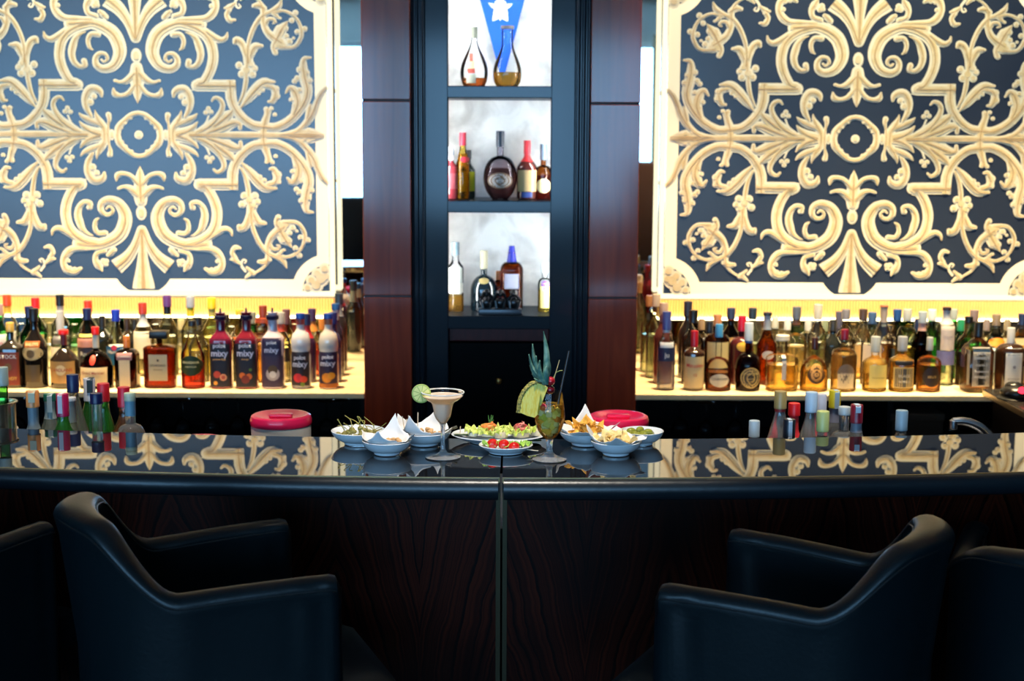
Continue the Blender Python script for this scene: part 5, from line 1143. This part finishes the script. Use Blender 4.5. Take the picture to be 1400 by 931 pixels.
def frill(c, R, seed, h, m, label, sy=.7, grp=None):
    r_ = random.Random(seed); bm = bmesh.new(); nr, na = 9, 60; rings = []
    ph = [r_.random() * 6 for _ in range(4)]
    for i in range(nr + 1):
        t_ = i / nr; row = []
        for j in range(na):
            a = 2 * PI * j / na; rr = R * t_ * (1 + .10 * math.sin(3 * a + ph[0]) + .06 * math.sin(7 * a + ph[1]))
            z = h * (.35 + .4 * math.sin(PI * t_ * .6)) + h * .20 * t_ ** 2 * math.sin(11 * a + ph[2] + 3 * t_) + h * .12 * t_ * math.sin(19 * a + ph[3]) + .25 * h * noise.noise(Vector((rr * 90 * math.cos(a), rr * 90 * math.sin(a), seed)))
            row.append(bm.verts.new((rr * math.cos(a), rr * sy * math.sin(a), max(.0005, z))))
        rings.append(row)
    for a, b in zip(rings, rings[1:]):
        for j in range(na): bm.faces.new((a[j], a[(j + 1) % na], b[(j + 1) % na], b[j]))
    o = link('lettuce_leaf', bm, m); o.location = c; md = o.modifiers.new('th', 'SOLIDIFY'); md.thickness = .0006; tag(o, label, 'lettuce', grp); return o
Lp = tP.location; Lq = tQ.location; gl = 'lettuce under the canapes on the large plate'
for i, (dx, dy, r) in enumerate(((-.052, 0, .038), (-.01, .015, .04), (.035, .0, .04), (.07, .005, .028), (-.02, -.02, .035), (.045, -.018, .035))):
    frill((Lp.x + dx, Lp.y + dy, BT + .009), r, i + 3, .032, lett2, 'pale yellow-green lettuce leaf under the canapes on the large plate', .7, gl)
frill((Lq.x - .034, Lq.y, BT + .009), .026, 21, .022, lett, 'green frilly lettuce at the left of the small tomato plate')
frill((Lq.x, Lq.y + .004, BT + .009), .03, 22, .016, lett, 'green frilly lettuce under the middle of the three tomatoes')
frill((Lq.x + .040, Lq.y + .004, BT + .009), .024, 23, .020, lett, 'green frilly lettuce at the right of the small tomato plate')
tom = mat('cherry_tomato', (.62, .012, .008), .12, coat=.7)
for (x, y, nm) in ((673.5, 606.5, 'left'), (689, 607.5, 'middle'), (703, 611, 'right')):
    Yt = Lq.y - .006 - (.012 if nm == 'right' else 0); p = PY(x, y, Yt); t = empty('cherry_tomato', p, 'glossy red cherry tomato, %s of the three on the small plate' % nm, 'tomato', 'cherry tomatoes on the small plate')
    bm = bmesh.new(); ball(bm, (0, 0, 0), .0135, (1.05, 1, .93)); link('tomato_body', bm, tom, t)
a = PY(700, 612, Lq.y - .02); b = PY(736, 616.5, Lq.y - .022); bm = bmesh.new(); tube(bm, [a, b], .0013, 6); tag(link('cocktail_stick', bm, mat('stick_wood', (.70, .58, .42), .6)), 'pale cocktail stick poking right from the small tomato plate', 'stick')
# canapes
toast = mat('white_bread', (.74, .62, .42), .8, bump=(120, .6)); cream = mat('cream_cheese', (.80, .76, .62), .6, bump=(90, .4))
def canape(px, py, r, h, label, top=None, dy=0, m=toast):
    Y = Lp.y + dy; p = PY(px, py, Y); p.z = max(p.z - h / 2, BT + .016)
    t = empty('canape', p, label, 'canape'); bm = bmesh.new(); lathe(bm, [(r * .97, 0), (r, .002), (r, h - .002), (r * .95, h)], 26)
    for v in bm.verts: v.co *= 1 + .04 * noise.noise(v.co * 150)
    link('bread_base', bm, m, t); return t
def ribbon_pile(t, base, r, m, seed, name, h):
    bm = bmesh.new(); r_ = random.Random(seed)
    for j in range(3):
        a0 = r_.random() * 6; pts = []
        rows = []
        for i in range(18):
            t_ = i / 17; a = a0 + t_ * 5.5; rr = r * (1.05 - .75 * t_) * (.85 + .15 * j); z = base + h * t_ * (1 - .15 * j) 
            c = Vector((rr * math.cos(a), rr * math.sin(a) * .8, z)); wv = .005 * math.sin(i * 1.4 + j)
            rows.append([bm.verts.new(c + Vector((wv * .3, wv * .3, 0))), bm.verts.new(c + Vector((math.cos(a) * .003, 0, .009 + wv * .4))), bm.verts.new(c + Vector((-math.cos(a) * .002, .002, .016 * (1 - t_ * .4))))])
        for a, b in zip(rows, rows[1:]):
            for q_ in range(2): bm.faces.new((a[q_], a[q_ + 1], b[q_ + 1], b[q_]))
    ball(bm, (0, 0, base + h * .4), r * .75, (1, .8, .55), amp=.3, fr=2, seed=seed)
    o = link(name, bm, m, t); md = o.modifiers.new('th', 'SOLIDIFY'); md.thickness = .0012; return o
c1 = canape(669, 594, .021, .013, 'round canape topped with orange salmon and a dill sprig', m=cream)
ribbon_pile(c1, .012, .020, mat('smoked_salmon', (.90, .17, .02), .35, ramp=(120, (.92, .36, .08), 3)), 4, 'salmon', .016)
bm = bmesh.new()
for j in range(9): a = j * .7; tube(bm, [(0.002, 0, .026), (.002 + .003 * math.cos(a), .002, .036), (.004 + .007 * math.cos(a), .003 * math.sin(a), .041 + .006 * (j % 3))], .0008, 5)
link('dill_sprig', bm, mat('dill', (.10, .28, .06), .6), c1)
c2 = canape(712, 596, .021, .013, 'round canape topped with folded pink cured ham', dy=-.008)
ribbon_pile(c2, .012, .019, mat('cured_ham', (.50, .06, .06), .4, ramp=(150, (.80, .26, .18), 3)), 8, 'ham', .018)
c3 = canape(685, 598.5, .0175, .016, 'small round bread roll slice between the salmon and ham canapes', dy=-.018)
canape(733, 592, .016, .014, 'plain bread round at the right end of the large plate', dy=.012)
canape(704, 590, .016, .014, 'pale bread round behind the ham canape', dy=.022)
canape(647, 594, .012, .010, 'little cream cheese cube left of the salmon canape', m=cream, dy=-.002)
for (x, y, x2, y2, dy, d) in ((620, 594, 641, 595, -.01, 'left'), (720, 603.0, 741, 601.5, -.02, 'right')):
    a = PY(x, y, Lp.y + dy); b = PY(x2, y2, Lp.y + dy); c = (a + b) / 2
    t = empty('courgette_slice', c, 'pale green-rimmed courgette slice lying at the %s end of the large plate' % d, 'vegetable')
    bm = bmesh.new(); lathe(bm, [(.018, -.0015), (.019, 0), (.018, .0018)], 28); bm.transform(Matrix.Rotation(-.25, 4, 'X')); link('rind', bm, mat('courgette_rind', (.02, .05, .01), .4), t)
    bm = bmesh.new(); lathe(bm, [(.0168, .0005), (.0165, .0032)], 28); bm.transform(Matrix.Rotation(-.25, 4, 'X')); link('flesh', bm, mat('courgette_flesh', (.74, .74, .48), .4), t)
for (x, y, x2, y2) in ((629, 593, 629.5, 583), (716, 588, 716, 579)):
    Yb = Lp.y; bm = bmesh.new(); tube(bm, [PY(x, y, Yb), PY(x2, y2, Yb)], .0012, 6); tag(link('cocktail_stick', bm, mat('stick_wood', (.70, .58, .42), .6)), 'pale cocktail stick standing upright in the %s of the large plate' % ('left end' if x < 650 else 'ham canape'), 'stick')
# nachos, crisps, olives
tD, RD, hD = bowl(800, 608, 72, 'white bowl of tortilla chips right of the fruit cocktail', .034)
napkin(tD, RD, hD, 8, (.012, .018, .045, .034), 'white napkin under the tortilla chips with one corner standing behind', rot=.75, out=.45)
def chip(loc, size, rot, m, tri, label, cat, grp, name):
    bm = bmesh.new(); n = 3 if tri else 14; rings = []
    for i in range(5):
        t_ = i / 4; row = []
        for j in range(n * (6 if tri else 1)):
            a = 2 * PI * j / (n * (6 if tri else 1))
            if tri: rad = math.cos(PI / 3) / math.cos((a % (2 * PI / 3)) - PI / 3); rad = min(rad, .88)
            else: rad = .9 + .08 * math.sin(2 * a) + .04 * math.sin(5 * a)
            x, y = rad * t_ * size * math.cos(a), rad * t_ * size * math.sin(a)
            row.append(bm.verts.new((x, y * .9, (x * x * .9 - y * y * .4) / size * 1.1 + .0008 * math.sin(a * 5) * t_)))
        rings.append(row)
    m_ = len(rings[0])
    for a, b in zip(rings[1:], rings[2:]):
        for j in range(m_): bm.faces.new((a[j], a[(j + 1) % m_], b[(j + 1) % m_], b[j]))
    c = bm.verts.new((0, 0, 0))
    for j in range(m_): bm.faces.new((c, rings[1][j], rings[1][(j + 1) % m_]))
    for v in rings[0]: bm.verts.remove(v)
    o = link(name, bm, m); o.location = loc; o.rotation_euler = rot; md = o.modifiers.new('th', 'SOLIDIFY'); md.thickness = .0013; tag(o, label, cat, grp); return o
nm_ = mat('tortilla', (.78, .36, .04), .6, ramp=(110, (.88, .52, .08), 5), bump=(300, .5)); cm_ = mat('crisp', (.84, .60, .22), .45, ramp=(60, (.90, .74, .40), 4))
rnd = random.Random(12)
for kx in range(17):
    a = rnd.random() * 6.28; r = RD * .60 * rnd.random() ** .6; lay = kx / 17
    chip((tD.location.x + .002 + r * math.cos(a), tD.location.y + r * math.sin(a) * .9, BT + .028 + .034 * lay * (1 - r / RD * .6)), .0235, (rnd.uniform(-.9, .9) + .5, rnd.uniform(-.7, .7), rnd.random() * 6), nm_, True, 'golden tortilla chip heaped in the bowl right of the fruit cocktail', 'chip', 'tortilla chips in the white bowl', 'tortilla_chip')
tE, RE, hE = bowl(842, 621.5, 70, 'white bowl of pale potato crisps, nearest of the right bowls', .034)
napkin(tE, RE, hE, 11, (.016, .010, .020, .030), 'white napkin under the potato crisps in the nearest right bowl', rot=.7, out=.42)
for kx in range(22):
    a = rnd.random() * 6.28; r = RE * .68 * rnd.random() ** .6; lay = kx / 22
    chip((tE.location.x + r * math.cos(a), tE.location.y + r * math.sin(a) * .9, BT + .028 + .018 * lay * (1 - r / RE * .5)), .019, (rnd.uniform(-.5, .6) + .2, rnd.uniform(-.5, .5), rnd.random() * 6), cm_, False, 'pale potato crisp heaped in the nearest right bowl', 'crisp', 'potato crisps in the white bowl', 'potato_crisp')
tG, RG, hG = bowl(877, 607.5, 60, 'white bowl of green olives, rightmost bowl on the bar', .034)
olm = mat('green_olive', (.26, .27, .03), .15, coat=.6)
OL = [(863, 589.5), (875, 588), (868, 594), (880, 593.5), (886, 591), (859, 595), (892, 597), (887, 598.5), (873, 597)]
for i, (x, y) in enumerate(OL):
    p = PY(x, y, tG.location.y + (.014 if y < 591 else -.006)); t = empty('olive', p, 'glossy green olive heaped in the rightmost white bowl', 'olive', 'green olives in the rightmost bowl')
    bm = bmesh.new(); ball(bm, (0, 0, 0), .0098, (1.3, 1, .95), rot=Matrix.Rotation(i * .8, 4, 'Z')); link('flesh', bm, olm, t)
    bm = bmesh.new(); ball(bm, (.0122 * math.cos(i * .8), .0122 * math.sin(i * .8), 0), .0022, seg=8); link('stone_hole', bm, mat('olive_dark', (.12, .12, .02), .4), t)
nuts(tG, RG, 8, 6, 'green olive lying low in the rightmost white bowl', 'low olives in the rightmost bowl', .020, olm, .009, 'olive', (1.25, 1, .95), .6)

# ================================================================== bar chairs
skin = mat('chair_leather', (.003, .007, .009), .34, spec=.38, bump=(120, .18)); pipe = mat('chair_piping', (.008, .009, .010), .4)
legm = mat('chair_leg_dark', (.02, .012, .008), .35)
def chair(e1, e2, label, zt=1.165, za=1.035, pos=None, face=None, depth=.44):
    """e1, e2: picture positions of the near and far arm ends (tops)"""
    if e1:
        a = PZ(*e1, za); b = PZ(*e2, za); hw = (a - b).length / 2; mid = (a + b) / 2
        d = (b - a).normalized(); fc = Vector((-d.y, d.x, 0)); face_ = math.atan2(fc.y, fc.x)
        if face == 'flip': face_ += PI
        fv = Vector((math.cos(face_), math.sin(face_), 0)); c = mid - fv * .21; x, y = c.x, c.y
    else: (x, y), face_, hw = pos, face, .245
    t = empty('bar_armchair', (x, y, 0), label, 'chair', 'black leather tub bar chairs', face_)
    n = 88; path = []
    hb = hw - .035; xf = .21; ad = depth * .42; xr_ = xf - (depth - ad)       # arm centre line half width, back arc depth
    pts = []
    for i in range(n + 1):
        s = -1 + 2 * i / n
        m_ = abs(s)
        if m_ < .5: ang = m_ / .5 * PI / 2; pts.append((xr_ - ad * math.cos(ang) ** .8, math.copysign((hb - .02) * math.sin(ang) ** .85, s)))
        else: u = (m_ - .5) / .5; pts.append((xr_ + (xf - xr_) * u, math.copysign(hb - .02 + .02 * u, s)))
    cum = [0]
    for a_, b_ in zip(pts, pts[1:]): cum.append(cum[-1] + math.hypot(b_[0] - a_[0], b_[1] - a_[1]))
    tot = cum[-1]
    for i in range(n + 1):
        u = abs(cum[i] / tot * 2 - 1)
        if u < .17: z = zt - .006 * (u / .17) ** 2
        elif u < .47: v = (u - .17) / .30; z = za - .012 + (zt - .006 - za + .012) * (.5 + .5 * math.cos(PI * v))
        else: z = za - .012 + .012 * math.sin(PI / 2 * (u - .47) / .53)
        path.append((Vector((pts[i][0], pts[i][1], 0)), z, u))
    bm = bmesh.new(); rings = []; pipes = [[], []]
    zb = .60
    for i, (p, z, u) in enumerate(path):
        a = path[max(0, i - 1)][0]; b = path[min(n, i + 1)][0]; tan = (b - a).normalized(); nr = Vector((tan.y, -tan.x, 0))
        if nr.dot(p - Vector((.06, 0, 0))) < 0: nr = -nr
        th = .026 + .014 * max(0, 1 - u / .30); lean = .035 * max(0, 1 - u / .5)
        e = min(1, (1 - u) / .04); e = math.sqrt(max(0, 1 - (1 - e) ** 2))
        zz = z - .028 * (1 - e); th2 = th * (.30 + .70 * e)
        ring = []; sec = []
        for k in range(9): q_ = PI * k / 8; sec.append((math.cos(q_) * th2, zz - .018 + .018 * math.sin(q_)))
        sec = [(th2 * .80, zb), (th2 * .80, zb + .02), (th2 * .84, (zb + zz) / 2), (th2 * .88, zz - .055), (th2 * .96, zz - .034)] + sec + [(-th2 * .96, zz - .034), (-th2 * .88, zz - .055), (-th2 * .84, (zb + zz) / 2), (-th2 * .80, zb + .02), (-th2 * .80, zb)]
        for o_, z_ in sec:
            f = max(0, (z_ - .85) / .35); ring.append(bm.verts.new(p + nr * (o_ + lean * f) + Vector((0, 0, z_))))
        rings.append(ring)
        for q_, (o_, z_) in enumerate(((th2 * 1.0, zz - .022), (-th2 * 1.0, zz - .022))):
            f = max(0, (z_ - .85) / .35); pipes[q_].append(p + nr * (o_ + lean * f) + Vector((0, 0, z_)))
    m_ = len(rings[0])
    for a, b in zip(rings, rings[1:]):
        for k in range(m_ - 1): bm.faces.new((a[k], a[k + 1], b[k + 1], b[k]))
        bm.faces.new((a[-1], a[0], b[0], b[-1]))
    bm.faces.new(rings[0]); bm.faces.new(rings[-1][::-1])
    for v in bm.verts:
        d = max(0, 1 - abs(v.co.x - .16) / .08) * max(0, 1 - abs(v.co.z - (za - .06)) / .09)
        v.co.y += .004 * d * math.sin(v.co.z * 160 + v.co.x * 90); v.co += Vector((noise.noise(v.co * 9), noise.noise(v.co * 9 + Vector((5, 0, 0))), 0)) * .004
    link('arm_and_back_shell', bm, skin, t)
    for pl in pipes: bm = bmesh.new(); tube(bm, pl[1:-1], .0022, 6); link('piping', bm, pipe, t)
    bm = bmesh.new(); box(bm, (.085, 0, .745), (.52, hb * 2 - .05, .10), .035); link('seat', bm, skin, t)
    bm = bmesh.new(); box(bm, (.045, 0, .655), (.44, hb * 2 - .06, .07), .01); link('seat_frame', bm, legm, t)
    for sx in (-1, 1):
        for sy in (-1, 1):
            bm = bmesh.new(); tube(bm, [(.03 + sx * .16, sy * .16, .63), (.03 + sx * .20, sy * .20, 0)], [.020, .014], 10); link('leg', bm, legm, t)
    bm = bmesh.new(); tube(bm, [(.212, -.183, .25), (.212, .183, .25)], .009, 10); link('footrest', bm, mat('dull_bronze', (.16, .13, .07), .4, metal=1), t)
    return t
chair((472, 792), (392, 702), 'black leather tub bar chair turned right, the large left one in front of the bar', face='flip')
chair((888, 803), (1003, 715), 'black leather tub bar chair turned left, the large right one in front of the bar', zt=1.15)
chair(None, None, 'black leather tub bar chair cut off by the left picture edge', pos=(-1.29, 2.93), face=math.radians(68))
chair(None, None, 'black leather tub bar chair mostly hidden behind the large right one', pos=(1.17, 2.93), face=math.radians(62), zt=1.065, za=1.0)
# lounge chairs further back in the room, seen only in the mirror
lea2 = mat('lounge_leather', (.16, .07, .04), .4); dk2 = mat('lounge_dark', (.015, .018, .024), .45)
def lounge(x, y, rz, m, label, h):
    t = empty('lounge_chair', (x, y, 0), label, 'chair', rz=rz)
    bm = bmesh.new(); box(bm, (0, 0, .36), (.62, .62, .2), .05); link('seat', bm, m, t)
    bm = bmesh.new(); box(bm, (0, -.30, .3 + h / 2), (.66, .14, h - .2), .05); link('backrest', bm, m, t)
    for s in (-1, 1): bm = bmesh.new(); box(bm, (s * .34, 0, .45), (.10, .62, .42), .04); link('armrest', bm, m, t)
    for sx in (-1, 1):
        for sy in (-1, 1): bm = bmesh.new(); tube(bm, [(sx * .26, sy * .26, .28), (sx * .28, sy * .28, 0)], [.02, .015], 8); link('leg', bm, legm, t)
lounge(-1.62, -1.9, PI - .2, dk2, 'dark lounge chair in the room reflected left of the left pillar', 1.1)
lounge(1.38, -2.0, PI + .2, lea2, 'high brown leather lounge chair reflected right of the right pillar', 1.45)
lounge(2.55, -2.4, PI, dk2, 'dark lounge chair reflected beside the brown one', 1.15)
# ================================================================== lamps of the room and added fill spots
def area(name, loc, rot, sx, sy, power, col, spread=None):
    ld = bpy.data.lights.new(name, 'AREA'); ld.shape = 'RECTANGLE'; ld.size = sx; ld.size_y = sy; ld.energy = power; ld.color = col
    if spread: ld.spread = spread
    o = bpy.data.objects.new(name, ld); COL.objects.link(o); o.location = loc; o.rotation_euler = rot; return o
def spot(name, loc, target, power, col, ang, blend=.5, r=.05):
    ld = bpy.data.lights.new(name, 'SPOT'); ld.energy = power; ld.color = col; ld.spot_size = math.radians(ang); ld.spot_blend = blend; ld.shadow_soft_size = r
    o = bpy.data.objects.new(name, ld); COL.objects.link(o); o.location = loc; o.rotation_euler = (Vector(target) - Vector(loc)).to_track_quat('-Z', 'Y').to_euler(); return o
# ceiling downlights washing the two panels and the bottles, and one over the food
for s, c in ((-1, PC), (1, PC2)):
    for dx in (-.55, 0, .55): spot('ceiling_downlight', (c.x + dx, 5.15, 3.5), (c.x + dx, PP, 1.75), WASH, (1, .85, .55), 62, .8, .06)
    for dx in (-.6, 0, .6): spot('counter_fill_spot', (c.x + dx, 5.25, 3.5), (c.x + dx, 5.50, .91), CNT, (1, .74, .40), 42, .7, .06)  # added unseen spots that brighten the counter tops and bottle shoulders
spot('ceiling_downlight', (.0, 2.9, 3.5), (0, 3.6, 1.1), FOOD, (1, .92, .80), 36, .6, .05)
spot('ceiling_downlight', (-1.15, 3.6, 3.5), (-1.15, 3.8, 1.1), FOOD * .9, (1, .9, .75), 28, .6, .07)
spot('ceiling_downlight', (1.0, 3.6, 3.5), (1.0, 3.8, 1.1), FOOD * .9, (1, .9, .75), 28, .6, .07)
spot('lounge_fill_spot', (1.4, -.9, 3.5), (1.4, -2.0, .9), 160, (1, .85, .65), 50, .6, .06)  # this and the next: added spots brightening the lounge chairs for the mirror
spot('lounge_fill_spot', (-1.6, -.9, 3.5), (-1.6, -2.0, .9), 60, (1, .85, .65), 50, .6, .06)
# window glow on the ceiling and upper walls behind the camera comes from the daylight alone
w = bpy.data.worlds.new('world'); sc.world = w; w.use_nodes = True; w.node_tree.nodes['Background'].inputs[0].default_value = (.5, .65, .9, 1); w.node_tree.nodes['Background'].inputs[1].default_value = .15
sc.view_settings.view_transform = 'Standard'; sc.view_settings.look = 'None'; sc.view_settings.gamma = 1; sc.view_settings.use_curve_mapping = False
sc.view_settings.exposure = EXPO
cy = sc.cycles
cy.max_bounces = 12; cy.diffuse_bounces = 3; cy.glossy_bounces = 5; cy.transmission_bounces = 8; cy.transparent_max_bounces = 28
cy.caustics_reflective = False; cy.caustics_refractive = True; cy.sample_clamp_indirect = 4; cy.blur_glossy = .5; cy.use_denoising = True
